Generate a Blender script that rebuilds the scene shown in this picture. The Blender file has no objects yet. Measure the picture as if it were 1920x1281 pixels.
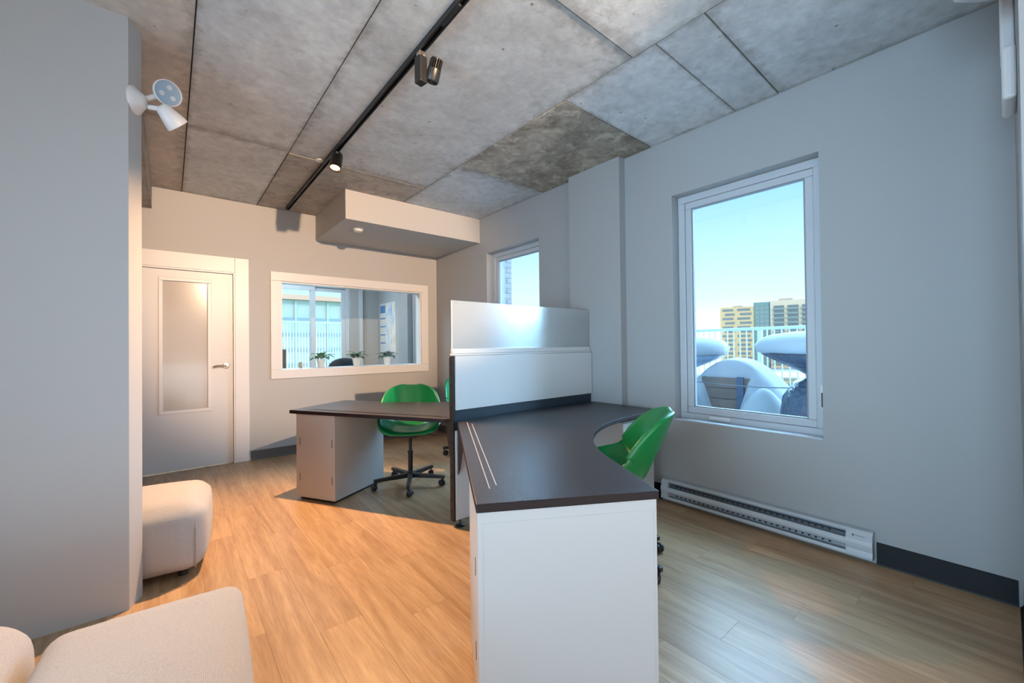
import bpy, bmesh, math, random
from mathutils import Vector, Matrix
random.seed(7)
sc = bpy.context.scene
COL = sc.collection
pi = math.pi

# ------------------------------------------------------------------ camera, world, light, exposure
H = 1.24
YAW, PITCH, ROLL, FPX = 0.694198148, 0.00961545449, -0.0109509857, 771.57
cam_data = bpy.data.cameras.new('camera')
cam_data.sensor_width = 36.0
cam_data.lens = FPX / 1920.0 * 36.0
cam_data.clip_start = 0.02
cam_data.clip_end = 2000
cam = bpy.data.objects.new('camera', cam_data)
COL.objects.link(cam)
fw = Vector((math.sin(YAW)*math.cos(PITCH), math.cos(YAW)*math.cos(PITCH), math.sin(PITCH)))
rt = Vector((math.cos(YAW), -math.sin(YAW), 0))
up = rt.cross(fw)
r2 = rt*math.cos(ROLL) + up*math.sin(ROLL)
u2 = -rt*math.sin(ROLL) + up*math.cos(ROLL)
M = Matrix((r2, u2, -fw)).transposed().to_4x4()
M.translation = Vector((0, 0, H))
cam.matrix_world = M
sc.camera = cam

world = bpy.data.worlds.new('world')
sc.world = world
world.use_nodes = True
wn = world.node_tree
wn.nodes.clear()
w_out = wn.nodes.new('ShaderNodeOutputWorld')
w_bg = wn.nodes.new('ShaderNodeBackground')
w_tc = wn.nodes.new('ShaderNodeTexCoord')
w_sep = wn.nodes.new('ShaderNodeSeparateXYZ')
w_ramp = wn.nodes.new('ShaderNodeValToRGB')
wn.links.new(w_tc.outputs['Generated'], w_sep.inputs[0])
wn.links.new(w_sep.outputs['Z'], w_ramp.inputs[0])
wn.links.new(w_ramp.outputs['Color'], w_bg.inputs['Color'])
wn.links.new(w_bg.outputs[0], w_out.inputs[0])
els = w_ramp.color_ramp.elements
els[0].position = 0.0
els[0].color = (1.0, 1.0, 1.0, 1)
els[1].position = 1.0
els[1].color = (0.10, 0.30, 0.62, 1)
e = els.new(0.10); e.color = (0.60, 0.90, 1.0, 1)
e = els.new(0.32); e.color = (0.27, 0.60, 0.90, 1)
w_bg.inputs['Strength'].default_value = 1.45

def add_light(name, kind, loc, target, power, color, **kw):
    d = bpy.data.lights.new(name, kind)
    d.energy = power
    d.color = color
    for k, v in kw.items():
        setattr(d, k, v)
    o = bpy.data.objects.new(name, d)
    COL.objects.link(o)
    o.location = loc
    o.rotation_euler = (Vector(target) - Vector(loc)).to_track_quat('-Z', 'Y').to_euler()
    return o

SUN = add_light('sun', 'SUN', (-30, -30, 25), (0, 4, 0), 2.5, (1.0, 0.86, 0.62), angle=0.01)
# added broad sun lamp that boosts the soft sky light on the terrace side
add_light('sky_fill', 'SUN', (20, 3, 8.5), (0, 2.0, 1.0), 30.0, (0.36, 0.68, 1.0), angle=1.7)
# added fill lamps behind the photographer
add_light('fill_rear', 'AREA', (1.3, -3.3, 1.4), (1.6, 2.0, 1.9), 36, (1.0, 0.94, 0.90), shape='RECTANGLE', size=3.0, size_y=2.0)
add_light('fill_left', 'AREA', (-2.6, 0.5, 1.3), (3.0, 1.2, 1.9), 54, (0.50, 0.77, 1.0), shape='RECTANGLE', size=2.4, size_y=2.0, spread=1.5)
add_light('fill_floor', 'AREA', (0.6, -1.6, 0.25), (1.4, -0.3, 2.8), 95, (0.80, 0.90, 1.0), shape='RECTANGLE', size=3.2, size_y=2.4)
add_light('office_light', 'AREA', (1.2, 6.5, 2.75), (1.2, 6.5, 0), 70, (0.80, 0.91, 1.0), shape='RECTANGLE', size=1.6, size_y=1.2)
WARM = (1.0, 0.58, 0.28)
add_light('track_spot_rear_light', 'SPOT', (1.07, -1.20, 2.70), (1.50, 5.37, 2.10), 1500, (1.0, 0.68, 0.44), spot_size=0.70, spot_blend=0.55, shadow_soft_size=0.02)

sc.view_settings.view_transform = 'Standard'
sc.view_settings.look = 'None'
sc.view_settings.gamma = 1.0
sc.view_settings.use_curve_mapping = False
sc.view_settings.exposure = 0.0
sc.cycles.use_denoising = True
sc.cycles.max_bounces = 10
sc.cycles.transparent_max_bounces = 16

# ------------------------------------------------------------------ helpers
class MB:
    """collects shapes in world (or local) coordinates; build() links ONE mesh object"""
    def __init__(self):
        self.v = []; self.f = []
    def add(self, vs, fs):
        n = len(self.v)
        self.v += [tuple(p) for p in vs]
        self.f += [tuple(i+n for i in f) for f in fs]
        return self
    def box(self, x0, x1, y0, y1, z0, z1):
        vs = [(x0,y0,z0),(x1,y0,z0),(x1,y1,z0),(x0,y1,z0),(x0,y0,z1),(x1,y0,z1),(x1,y1,z1),(x0,y1,z1)]
        return self.add(vs, [(0,3,2,1),(4,5,6,7),(0,1,5,4),(1,2,6,5),(2,3,7,6),(3,0,4,7)])
    def obox(self, c, ax, ay, az, sx, sy, sz):
        c = Vector(c); ax = Vector(ax).normalized()*sx/2; ay = Vector(ay).normalized()*sy/2; az = Vector(az).normalized()*sz/2
        vs = [c+a*ax+b*ay+d*az for d in (-1,1) for a, b in ((-1,-1),(1,-1),(1,1),(-1,1))]
        return self.add(vs, [(0,3,2,1),(4,5,6,7),(0,1,5,4),(1,2,6,5),(2,3,7,6),(3,0,4,7)])
    def prism(self, pts, z0, z1):
        n = len(pts)
        vs = [(p[0],p[1],z0) for p in pts] + [(p[0],p[1],z1) for p in pts]
        fs = [tuple(range(n-1,-1,-1)), tuple(range(n,2*n))]
        fs += [(i,(i+1)%n,(i+1)%n+n,i+n) for i in range(n)]
        return self.add(vs, fs)
    def extrude(self, pts, d):
        """pts: 3D polygon, d: extrusion vector"""
        n = len(pts); d = Vector(d)
        vs = [Vector(p) for p in pts] + [Vector(p)+d for p in pts]
        fs = [tuple(range(n-1,-1,-1)), tuple(range(n,2*n))]
        fs += [(i,(i+1)%n,(i+1)%n+n,i+n) for i in range(n)]
        return self.add(vs, fs)
    def cyl(self, a, b, r, r1=None, n=20):
        a = Vector(a); b = Vector(b); r1 = r if r1 is None else r1
        d = (b-a).normalized()
        t = Vector((0,0,1)) if abs(d.z) < 0.9 else Vector((1,0,0))
        x = d.cross(t).normalized(); y = d.cross(x)
        vs = []
        for p, rr in ((a,r),(b,r1)):
            for i in range(n):
                q = 2*pi*i/n
                vs.append(p + x*math.cos(q)*rr + y*math.sin(q)*rr)
        fs = [tuple(range(n)), tuple(range(2*n-1,n-1,-1))]
        fs += [(i,i+n,(i+1)%n+n,(i+1)%n) for i in range(n)]
        return self.add(vs, fs)
    def lathe(self, o, prof, n=24, axis=(0,0,1)):
        """prof: list of (radius, height along axis)"""
        o = Vector(o); d = Vector(axis).normalized()
        t = Vector((0,0,1)) if abs(d.z) < 0.9 else Vector((1,0,0))
        x = d.cross(t).normalized(); y = d.cross(x)
        vs = []; m = len(prof)
        for rr, hh in prof:
            for i in range(n):
                q = 2*pi*i/n
                vs.append(o + d*hh + x*math.cos(q)*max(rr,1e-4) + y*math.sin(q)*max(rr,1e-4))
        fs = []
        for k in range(m-1):
            for i in range(n):
                j = (i+1)%n
                fs.append((k*n+i, (k+1)*n+i, (k+1)*n+j, k*n+j))
        fs.append(tuple(range(n))); fs.append(tuple(range(m*n-1,(m-1)*n-1,-1)))
        return self.add(vs, fs)
    def tube(self, pts, r, n=8, closed=False):
        pts = [Vector(p) for p in pts]; m = len(pts); vs = []
        px = None
        for k, p in enumerate(pts):
            if closed:
                d = (pts[(k+1)%m]-pts[k-1]).normalized()
            else:
                d = (pts[min(k+1,m-1)]-pts[max(k-1,0)]).normalized()
            t = px if px is not None else (Vector((0,0,1)) if abs(d.z) < 0.9 else Vector((1,0,0)))
            x = (t - d*t.dot(d)).normalized(); px = x
            y = d.cross(x)
            for i in range(n):
                q = 2*pi*i/n
                vs.append(p + x*math.cos(q)*r + y*math.sin(q)*r)
        fs = []
        for k in range(m if closed else m-1):
            k2 = (k+1)%m
            for i in range(n):
                j = (i+1)%n
                fs.append((k*n+i, k*n+j, k2*n+j, k2*n+i))
        if not closed:
            fs.append(tuple(range(n-1,-1,-1))); fs.append(tuple(range((m-1)*n, m*n)))
        return self.add(vs, fs)
    def build(self, name, mat, parent=None, bevel=0.0, seg=2, smooth=False, subsurf=0, local=False):
        me = bpy.data.meshes.new(name)
        off = Vector((0,0,0))
        if parent is not None and not local:
            p = parent
            while p is not None:
                off += p.location; p = p.parent
        me.from_pydata([tuple(Vector(v)-off) for v in self.v], [], self.f)
        bm = bmesh.new(); bm.from_mesh(me)
        bmesh.ops.recalc_face_normals(bm, faces=bm.faces)
        bm.to_mesh(me); bm.free()
        me.materials.append(mat)
        o = bpy.data.objects.new(name, me)
        COL.objects.link(o)
        if parent is not None:
            o.parent = parent
        if bevel > 0:
            b = o.modifiers.new('bevel', 'BEVEL'); b.width = bevel; b.segments = seg; b.limit_method = 'ANGLE'; b.angle_limit = 0.6
        if subsurf:
            s = o.modifiers.new('subsurf', 'SUBSURF'); s.levels = subsurf; s.render_levels = subsurf
        if smooth or subsurf:
            for p in me.polygons: p.use_smooth = True
            if smooth == 'angle':
                try:
                    me.set_sharp_from_angle(angle=0.7)
                except Exception:
                    pass
        return o

def tag(o, label=None, cat=None, group=None, kind=None):
    if label: o['label'] = label
    if cat: o['category'] = cat
    if group: o['group'] = group
    if kind: o['kind'] = kind
    return o
def thing(name, loc, label, cat, group=None, rz=0.0):
    o = bpy.data.objects.new(name, None)
    o.empty_display_size = 0.05
    COL.objects.link(o)
    o.location = loc; o.rotation_euler = (0,0,rz)
    return tag(o, label, cat, group)
def struct(o):
    o['kind'] = 'structure'
    return o
def copy_tree(o, parent=None):
    c = o.copy(); COL.objects.link(c)
    if parent is not None: c.parent = parent
    for ch in list(o.children):
        copy_tree(ch, c)
    return c

# ------------------------------------------------------------------ materials
def new_mat(name):
    m = bpy.data.materials.new(name); m.use_nodes = True
    nt = m.node_tree
    return m, nt, nt.nodes['Principled BSDF']
def mat(name, col, rough=0.5, metal=0.0, bump=0.0, bscale=200.0, bdist=0.002, spec=None, emit=None, estr=0.0, coat=0.0, vary=0.0, vscale=3.0):
    m, nt, b = new_mat(name)
    b.inputs['Base Color'].default_value = (*col, 1)
    b.inputs['Roughness'].default_value = rough
    b.inputs['Metallic'].default_value = metal
    if spec is not None: b.inputs['Specular IOR Level'].default_value = spec
    if coat: b.inputs['Coat Weight'].default_value = coat
    if emit:
        b.inputs['Emission Color'].default_value = (*emit, 1); b.inputs['Emission Strength'].default_value = estr
    tc = nt.nodes.new('ShaderNodeTexCoord')
    if bump:
        n = nt.nodes.new('ShaderNodeTexNoise'); n.inputs['Scale'].default_value = bscale; n.inputs['Detail'].default_value = 3
        nt.links.new(tc.outputs['Object'], n.inputs['Vector'])
        bp = nt.nodes.new('ShaderNodeBump'); bp.inputs['Strength'].default_value = bump; bp.inputs['Distance'].default_value = bdist
        nt.links.new(n.outputs['Fac'], bp.inputs['Height']); nt.links.new(bp.outputs[0], b.inputs['Normal'])
    if vary:
        n = nt.nodes.new('ShaderNodeTexNoise'); n.inputs['Scale'].default_value = vscale; n.inputs['Detail'].default_value = 4
        nt.links.new(tc.outputs['Object'], n.inputs['Vector'])
        mx = nt.nodes.new('ShaderNodeMix'); mx.data_type = 'RGBA'
        mx.inputs[6].default_value = (*[c*(1-vary) for c in col], 1); mx.inputs[7].default_value = (*[min(1,c*(1+vary)) for c in col], 1)
        nt.links.new(n.outputs['Fac'], mx.inputs[0]); nt.links.new(mx.outputs[2], b.inputs['Base Color'])
    return m
def glass_mat(name, tint=(1,1,1), rough=0.0, refl=1.0):
    m = bpy.data.materials.new(name); m.use_nodes = True
    nt = m.node_tree; nt.nodes.clear()
    out = nt.nodes.new('ShaderNodeOutputMaterial'); mix = nt.nodes.new('ShaderNodeMixShader')
    tr = nt.nodes.new('ShaderNodeBsdfTransparent'); gl = nt.nodes.new('ShaderNodeBsdfGlossy')
    fr = nt.nodes.new('ShaderNodeFresnel'); fr.inputs[0].default_value = 1.45
    mul = nt.nodes.new('ShaderNodeMath'); mul.operation = 'MULTIPLY'; mul.inputs[1].default_value = refl
    geo = nt.nodes.new('ShaderNodeNewGeometry'); mr = nt.nodes.new('ShaderNodeMapRange'); mr.inputs[3].default_value = 1.45; mr.inputs[4].default_value = 1/1.45
    nt.links.new(geo.outputs['Backfacing'], mr.inputs[0]); nt.links.new(mr.outputs[0], fr.inputs[0])
    tr.inputs[0].default_value = (*tint, 1); gl.inputs['Roughness'].default_value = rough
    nt.links.new(fr.outputs[0], mul.inputs[0]); nt.links.new(mul.outputs[0], mix.inputs[0])
    nt.links.new(tr.outputs[0], mix.inputs[1]); nt.links.new(gl.outputs[0], mix.inputs[2]); nt.links.new(mix.outputs[0], out.inputs[0])
    return m
def concrete_mat(name, base, dark, dirt, seed):
    m, nt, b = new_mat(name)
    L = nt.links.new; N = nt.nodes.new
    geo = N('ShaderNodeNewGeometry'); mp = N('ShaderNodeMapping'); mp.inputs['Location'].default_value = (seed*3.1, seed*1.7, seed)
    info = N('ShaderNodeObjectInfo')
    L(geo.outputs['Position'], mp.inputs['Vector'])
    def noise(scale, detail, rough=0.6, dist=0.0):
        n = N('ShaderNodeTexNoise'); n.inputs['Scale'].default_value = scale; n.inputs['Detail'].default_value = detail
        n.inputs['Roughness'].default_value = rough; n.inputs['Distortion'].default_value = dist
        L(mp.outputs[0], n.inputs['Vector']); return n.outputs['Fac']
    def ramp(src, p0, p1, c0=(0,0,0,1), c1=(1,1,1,1)):
        r = N('ShaderNodeValToRGB'); r.color_ramp.elements[0].position = p0; r.color_ramp.elements[1].position = p1
        r.color_ramp.elements[0].color = c0; r.color_ramp.elements[1].color = c1
        L(src, r.inputs[0]); return r.outputs[0]
    def mixc(fac, a, c, mode='MIX'):
        x = N('ShaderNodeMix'); x.data_type = 'RGBA'; x.blend_type = mode
        if isinstance(fac, (int,float)): x.inputs[0].default_value = fac
        else: L(fac, x.inputs[0])
        for s, i in ((a,6),(c,7)):
            if isinstance(s, tuple): x.inputs[i].default_value = s
            else: L(s, x.inputs[i])
        return x.outputs[2]
    cloud = ramp(noise(2.6, 9, 0.66, 0.35), 0.36, 0.62)
    c = mixc(cloud, (*dark,1), (*base,1))
    fine = ramp(noise(14, 8, 0.7), 0.35, 0.7)
    c = mixc(0.5, c, mixc(fine, (*[x*0.66 for x in base],1), (*[min(1,x*1.18) for x in base],1)))
    # cement stains that follow the formwork seams
    tc = N('ShaderNodeTexCoord'); sx = N('ShaderNodeSeparateXYZ'); L(tc.outputs['Generated'], sx.inputs[0])
    def edge(o):
        a = N('ShaderNodeMath'); a.operation = 'PINGPONG'; a.inputs[1].default_value = 0.5; L(o, a.inputs[0]); return a.outputs[0]
    mn = N('ShaderNodeMath'); mn.operation = 'MINIMUM'; L(edge(sx.outputs['X']), mn.inputs[0]); L(edge(sx.outputs['Y']), mn.inputs[1])
    nz = N('ShaderNodeMath'); nz.operation = 'MULTIPLY_ADD'; L(noise(7.0, 8, 0.7), nz.inputs[0]); nz.inputs[1].default_value = 0.16; nz.inputs[2].default_value = -0.075
    sm0 = N('ShaderNodeMath'); sm0.operation = 'ADD'; L(mn.outputs[0], sm0.inputs[0]); L(nz.outputs[0], sm0.inputs[1])
    er = ramp(sm0.outputs[0], 0.0, 0.05, (0.5,0.5,0.5,1), (0,0,0,1))
    c = mixc(er, c, (0.20,0.18,0.155,1))
    st = ramp(noise(4.2, 10, 0.76, 0.4), 0.60-0.22*dirt, 0.72-0.10*dirt)
    sm = N('ShaderNodeMath'); sm.operation = 'MULTIPLY'; L(st, sm.inputs[0]); sm.inputs[1].default_value = 0.35+0.6*dirt
    c = mixc(sm.outputs[0], c, (0.10,0.085,0.06,1))
    if dirt > 0.3:
        w = ramp(noise(6.0, 9, 0.78, 0.3), 0.52, 0.60)
        wm = N('ShaderNodeMath'); wm.operation = 'MULTIPLY'; L(w, wm.inputs[0]); wm.inputs[1].default_value = 0.75
        c = mixc(wm.outputs[0], c, (0.50,0.47,0.40,1))
    pits = N('ShaderNodeTexVoronoi'); pits.inputs['Scale'].default_value = 6.0; L(mp.outputs[0], pits.inputs['Vector'])
    pr = ramp(pits.outputs['Distance'], 0.03, 0.06, (0.75,0.75,0.75,1), (0,0,0,1))
    c = mixc(pr, c, (0.09,0.08,0.07,1))
    rm = N('ShaderNodeMapRange'); rm.inputs[3].default_value = 0.90; rm.inputs[4].default_value = 1.08; L(info.outputs['Random'], rm.inputs[0])
    hs = N('ShaderNodeHueSaturation'); L(c, hs.inputs['Color']); L(rm.outputs[0], hs.inputs['Value'])
    L(hs.outputs[0], b.inputs['Base Color'])
    b.inputs['Roughness'].default_value = 0.6
    bp = N('ShaderNodeBump'); bp.inputs['Strength'].default_value = 0.35; bp.inputs['Distance'].default_value = 0.004
    L(noise(30, 8, 0.7), bp.inputs['Height']); L(bp.outputs[0], b.inputs['Normal'])
    return m
def wood_mat(name):
    m, nt, b = new_mat(name)
    L = nt.links.new; N = nt.nodes.new
    geo = N('ShaderNodeNewGeometry'); info = N('ShaderNodeObjectInfo')
    mp = N('ShaderNodeMapping'); mp.inputs['Scale'].default_value = (1.0, 0.07, 1.0)
    rv = N('ShaderNodeCombineXYZ'); mu = N('ShaderNodeMath'); mu.operation = 'MULTIPLY'; mu.inputs[1].default_value = 37.0
    L(info.outputs['Random'], mu.inputs[0]); L(mu.outputs[0], rv.inputs[0]); L(mu.outputs[0], rv.inputs[1])
    ad = N('ShaderNodeVectorMath'); L(geo.outputs['Position'], ad.inputs[0]); L(rv.outputs[0], ad.inputs[1]); L(ad.outputs[0], mp.inputs['Vector'])
    n1 = N('ShaderNodeTexNoise'); n1.inputs['Scale'].default_value = 16; n1.inputs['Detail'].default_value = 7; n1.inputs['Distortion'].default_value = 0.8
    n2 = N('ShaderNodeTexNoise'); n2.inputs['Scale'].default_value = 110; n2.inputs['Detail'].default_value = 4
    L(mp.outputs[0], n1.inputs['Vector']); L(mp.outputs[0], n2.inputs['Vector'])
    r1 = N('ShaderNodeValToRGB'); L(n1.outputs['Fac'], r1.inputs[0])
    r1.color_ramp.elements[0].position = 0.28; r1.color_ramp.elements[0].color = (0.36,0.215,0.115,1)
    r1.color_ramp.elements[1].position = 0.72; r1.color_ramp.elements[1].color = (0.56,0.38,0.225,1)
    r2_ = N('ShaderNodeValToRGB'); L(n2.outputs['Fac'], r2_.inputs[0])
    r2_.color_ramp.elements[0].position = 0.30; r2_.color_ramp.elements[0].color = (0.76,0.73,0.70,1)
    r2_.color_ramp.elements[1].position = 0.62; r2_.color_ramp.elements[1].color = (1,1,1,1)
    mx = N('ShaderNodeMix'); mx.data_type = 'RGBA'; mx.blend_type = 'MULTIPLY'; mx.inputs[0].default_value = 0.8
    L(r1.outputs[0], mx.inputs[6]); L(r2_.outputs[0], mx.inputs[7])
    hs = N('ShaderNodeHueSaturation'); rm = N('ShaderNodeMapRange'); rm.inputs[3].default_value = 0.90; rm.inputs[4].default_value = 1.08
    L(info.outputs['Random'], rm.inputs[0]); L(rm.outputs[0], hs.inputs['Value']); L(mx.outputs[2], hs.inputs['Color'])
    L(hs.outputs[0], b.inputs['Base Color'])
    b.inputs['Roughness'].default_value = 0.36
    bp = N('ShaderNodeBump'); bp.inputs['Strength'].default_value = 0.25; bp.inputs['Distance'].default_value = 0.001
    L(n2.outputs['Fac'], bp.inputs['Height']); L(bp.outputs[0], b.inputs['Normal'])
    return m
def fabric_mat(name, col):
    m, nt, b = new_mat(name)
    L = nt.links.new; N = nt.nodes.new
    tc = N('ShaderNodeTexCoord')
    w1 = N('ShaderNodeTexWave'); w1.bands_direction = 'X'; w2 = N('ShaderNodeTexWave'); w2.bands_direction = 'Y'; w3 = N('ShaderNodeTexWave'); w3.bands_direction = 'Z'
    for w in (w1,w2,w3):
        w.inputs['Scale'].default_value = 75; w.inputs['Distortion'].default_value = 2.0; w.inputs['Detail'].default_value = 2
        L(tc.outputs['Object'], w.inputs['Vector'])
    a = N('ShaderNodeMath'); a.operation = 'ADD'; L(w1.outputs['Fac'], a.inputs[0]); L(w2.outputs['Fac'], a.inputs[1])
    a2 = N('ShaderNodeMath'); a2.operation = 'ADD'; L(a.outputs[0], a2.inputs[0]); L(w3.outputs['Fac'], a2.inputs[1])
    n = N('ShaderNodeTexNoise'); n.inputs['Scale'].default_value = 260; n.inputs['Detail'].default_value = 2; L(tc.outputs['Object'], n.inputs['Vector'])
    r = N('ShaderNodeMapRange'); r.inputs[1].default_value = 0.3; r.inputs[2].default_value = 0.7; L(n.outputs['Fac'], r.inputs[0])
    mx = N('ShaderNodeMix'); mx.data_type = 'RGBA'; L(r.outputs[0], mx.inputs[0])
    mx.inputs[6].default_value = (*[c*0.86 for c in col],1); mx.inputs[7].default_value = (*[min(1,c*1.08) for c in col],1)
    L(mx.outputs[2], b.inputs['Base Color'])
    b.inputs['Roughness'].default_value = 0.95; b.inputs['Specular IOR Level'].default_value = 0.15; b.inputs['Sheen Weight'].default_value = 0.2
    bp = N('ShaderNodeBump'); bp.inputs['Strength'].default_value = 0.35; bp.inputs['Distance'].default_value = 0.0015
    L(a2.outputs[0], bp.inputs['Height']); L(bp.outputs[0], b.inputs['Normal'])
    return m
def desk_mat(name):
    m, nt, b = new_mat(name)
    L = nt.links.new; N = nt.nodes.new
    tc = N('ShaderNodeTexCoord')
    n = N('ShaderNodeTexNoise'); n.inputs['Scale'].default_value = 130; n.inputs['Detail'].default_value = 2; L(tc.outputs['Object'], n.inputs['Vector'])
    n2 = N('ShaderNodeTexNoise'); n2.inputs['Scale'].default_value = 6; n2.inputs['Detail'].default_value = 5; L(tc.outputs['Object'], n2.inputs['Vector'])
    mx = N('ShaderNodeMix'); mx.data_type = 'RGBA'; L(n2.outputs['Fac'], mx.inputs[0])
    mx.inputs[6].default_value = (0.020,0.015,0.018,1); mx.inputs[7].default_value = (0.032,0.024,0.027,1)
    L(mx.outputs[2], b.inputs['Base Color'])
    b.inputs['Roughness'].default_value = 0.37; b.inputs['Specular IOR Level'].default_value = 0.62
    bp = N('ShaderNodeBump'); bp.inputs['Strength'].default_value = 0.45; bp.inputs['Distance'].default_value = 0.002
    L(n.outputs['Fac'], bp.inputs['Height']); L(bp.outputs[0], b.inputs['Normal'])
    return m

PAINT = mat('wall_paint', (0.45,0.445,0.44), 0.55, bump=0.08, bscale=260)
PAINT_R = mat('wall_paint_grey', (0.36,0.365,0.37), 0.55, bump=0.08, bscale=260)
WHITE = mat('white_trim_paint', (0.72,0.71,0.71), 0.35)
DOORW = mat('white_door_paint', (0.66,0.65,0.65), 0.35)
VINYL = mat('white_vinyl', (0.49,0.52,0.56), 0.35)
LAMW = mat('white_laminate', (0.475,0.465,0.46), 0.38, bump=0.05, bscale=500)
PANELW = mat('white_metal_panel', (0.58,0.60,0.61), 0.38)
BASE_D = mat('dark_vinyl_baseboard', (0.012,0.014,0.017), 0.5, spec=0.25)
BASE_G = mat('grey_vinyl_baseboard', (0.12,0.105,0.095), 0.5)
BLACK = mat('black_metal', (0.012,0.012,0.013), 0.4)
BLACKP = mat('black_plastic', (0.015,0.016,0.018), 0.5)
BROWN = mat('dark_brown_metal', (0.050,0.036,0.036), 0.42, metal=0.3)
DARKPANEL = mat('dark_blue_panel', (0.018,0.03,0.045), 0.4)
EDGE = mat('dark_edge_band', (0.018,0.009,0.009), 0.5, spec=0.25)
GROOVE = mat('pale_groove', (0.55,0.55,0.56), 0.4)
CHROME = mat('brushed_nickel', (0.62,0.56,0.50), 0.28, metal=1.0)
GREEN = mat('green_plastic', (0.003,0.19,0.045), 0.28, spec=0.6)
DESK = desk_mat('dark_laminate')
WOOD = wood_mat('oak_vinyl_plank')
FABRIC = fabric_mat('beige_fabric', (0.47,0.455,0.455))
SEAM = mat('fabric_piping', (0.42,0.39,0.37), 0.9)
GLASS = glass_mat('window_glass')
GLASS_IN = glass_mat('interior_glass', (0.95,0.98,0.98))
CONC = concrete_mat('concrete', (0.62,0.65,0.655), (0.39,0.40,0.40), 0.08, 1)  # bluish tint in the colour stands in for cool light on the ceiling
CONC_W = concrete_mat('concrete_warm', (0.62,0.57,0.51), (0.40,0.36,0.315), 0.10, 2)
CONC_B = concrete_mat('concrete_pale', (0.61,0.66,0.69), (0.38,0.415,0.435), 0.10, 3)  # window-side panels, tinted bluer in place of the light from outside
CONC_D = concrete_mat('concrete_dirty', (0.42,0.39,0.33), (0.13,0.115,0.09), 0.75, 4)
CONC_M = concrete_mat('concrete_stained', (0.46,0.43,0.39), (0.24,0.22,0.195), 0.35, 5)
JOINT = mat('joint_dark', (0.09,0.085,0.075), 0.9)  # dark tone of the seams between the ceiling panels
LENS = mat('lamp_lens', (1,0.8,0.5), 0.3, emit=(1.0,0.62,0.30), estr=9.0)
PORC = mat('white_ceramic', (0.75,0.75,0.76), 0.3)
LEAF = mat('leaf_green', (0.06,0.13,0.05), 0.5, vary=0.3, vscale=20)
LEAF2 = mat('leaf_pale_green', (0.13,0.26,0.12), 0.5, vary=0.3, vscale=20)
PETAL = mat('purple_petal', (0.22,0.06,0.18), 0.6)
PETAL2 = mat('pink_petal', (0.55,0.16,0.26), 0.6)
SNOW = mat('snow', (0.36,0.38,0.41), 0.8, bump=0.6, bscale=14)
TARP = mat('dark_plastic_wrap', (0.05,0.065,0.10), 0.28, bump=1.0, bscale=16, bdist=0.03)
TARP2 = mat('pale_blue_wrap', (0.30,0.38,0.50), 0.45, bump=1.0, bscale=12, bdist=0.02)

# frosted acrylic
def acrylic():
    m, nt, b = new_mat('frosted_acrylic')
    b.inputs['Base Color'].default_value = (0.86,0.94,0.98,1)
    b.inputs['Transmission Weight'].default_value = 0.80
    b.inputs['Roughness'].default_value = 0.26
    b.inputs['IOR'].default_value = 1.3
    return m
ACRYL = acrylic()
ACRYL_EDGE = mat('acrylic_edge', (0.75,0.82,0.86), 0.3)

# ------------------------------------------------------------------ room shell
XR, YB, ZC, XW = 3.034, 5.373, 2.85, 3.32
W1 = (0.715, 1.665, 0.645, 2.40)
W2 = (3.18, 4.122, 0.645, 2.39)
W5 = (5.75, 6.35, 0.645, 2.39)
Y2 = 7.60
b = MB()
ys = [-0.30, W1[0], W1[1], W2[0], W2[1], W5[0], W5[1], Y2+0.2]
for i in range(len(ys)-1):
    if i % 2 == 0:
        b.box(XR, XW, ys[i], ys[i+1], -0.3, ZC+0.25)
    else:
        z0, z1 = (W1, W2, W5)[i//2][2:]
        b.box(XR, XW, ys[i], ys[i+1], -0.3, z0)
        b.box(XR, XW, ys[i], ys[i+1], z1, ZC+0.25)
struct(b.build('wall_right', PAINT_R))
# shallow pier on the right wall
struct(MB().box(2.952, XR-0.001, 2.095, 2.672, 0.0, ZC).build('column', PAINT_R))
# back wall: door opening x -0.36..0.548 up to 2.064 ; glazed opening 0.99..2.78, 0.99..2.015
DX0, DX1, DZ = -0.36, 0.548, 2.064
GX0, GX1, GZ0, GZ1 = 0.99, 2.78, 0.988, 2.016
b = MB()
T = 0.13
b.box(-2.8, DX0, YB, YB+T, 0, ZC)
b.box(DX0, DX1, YB, YB+T, DZ, ZC)
b.box(DX1, GX0, YB, YB+T, 0, ZC)
b.box(GX0, GX1, YB, YB+T, 0, GZ0)
b.box(GX0, GX1, YB, YB+T, GZ1, ZC)
b.box(GX1, XR-0.001, YB, YB+T, 0, ZC)
struct(b.build('wall_back', PAINT))
# stub wall near the photographer
struct(MB().prism([(-2.8,2.695),(-0.150,2.695),(-0.107,2.80),(-2.8,2.80)], 0, ZC).build('wall_left', PAINT))
# wall turning the corner at the right edge of the frame and the rest of the room behind
struct(MB().box(2.10, XR-0.001, -0.30, -0.040, 0, ZC).build('wall_front', PAINT_R))
struct(MB().box(-2.95, -2.8, -3.6, Y2+0.2, -0.3, ZC+0.25).build('wall_outer', PAINT))
struct(MB().box(-2.8, 3.2, -3.75, -3.6, -0.3, ZC+0.25).build('wall_rear', PAINT))
struct(MB().box(3.034, 3.2, -3.6, -0.301, -0.3, ZC+0.25).build('wall_side', PAINT))
# the office behind the glass
OX0, OX1, OZ0, OZ1 = 0.85, 2.52, 0.30, 2.36
b = MB()
b.box(-2.8, OX0, Y2, Y2+0.2, -0.3, ZC+0.25); b.box(OX1, XR-0.001, Y2, Y2+0.2, -0.3, ZC+0.25)
b.box(OX0, OX1, Y2, Y2+0.2, -0.3, OZ0); b.box(OX0, OX1, Y2, Y2+0.2, OZ1, ZC+0.25)
struct(b.build('wall_office', PAINT_R))
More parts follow.
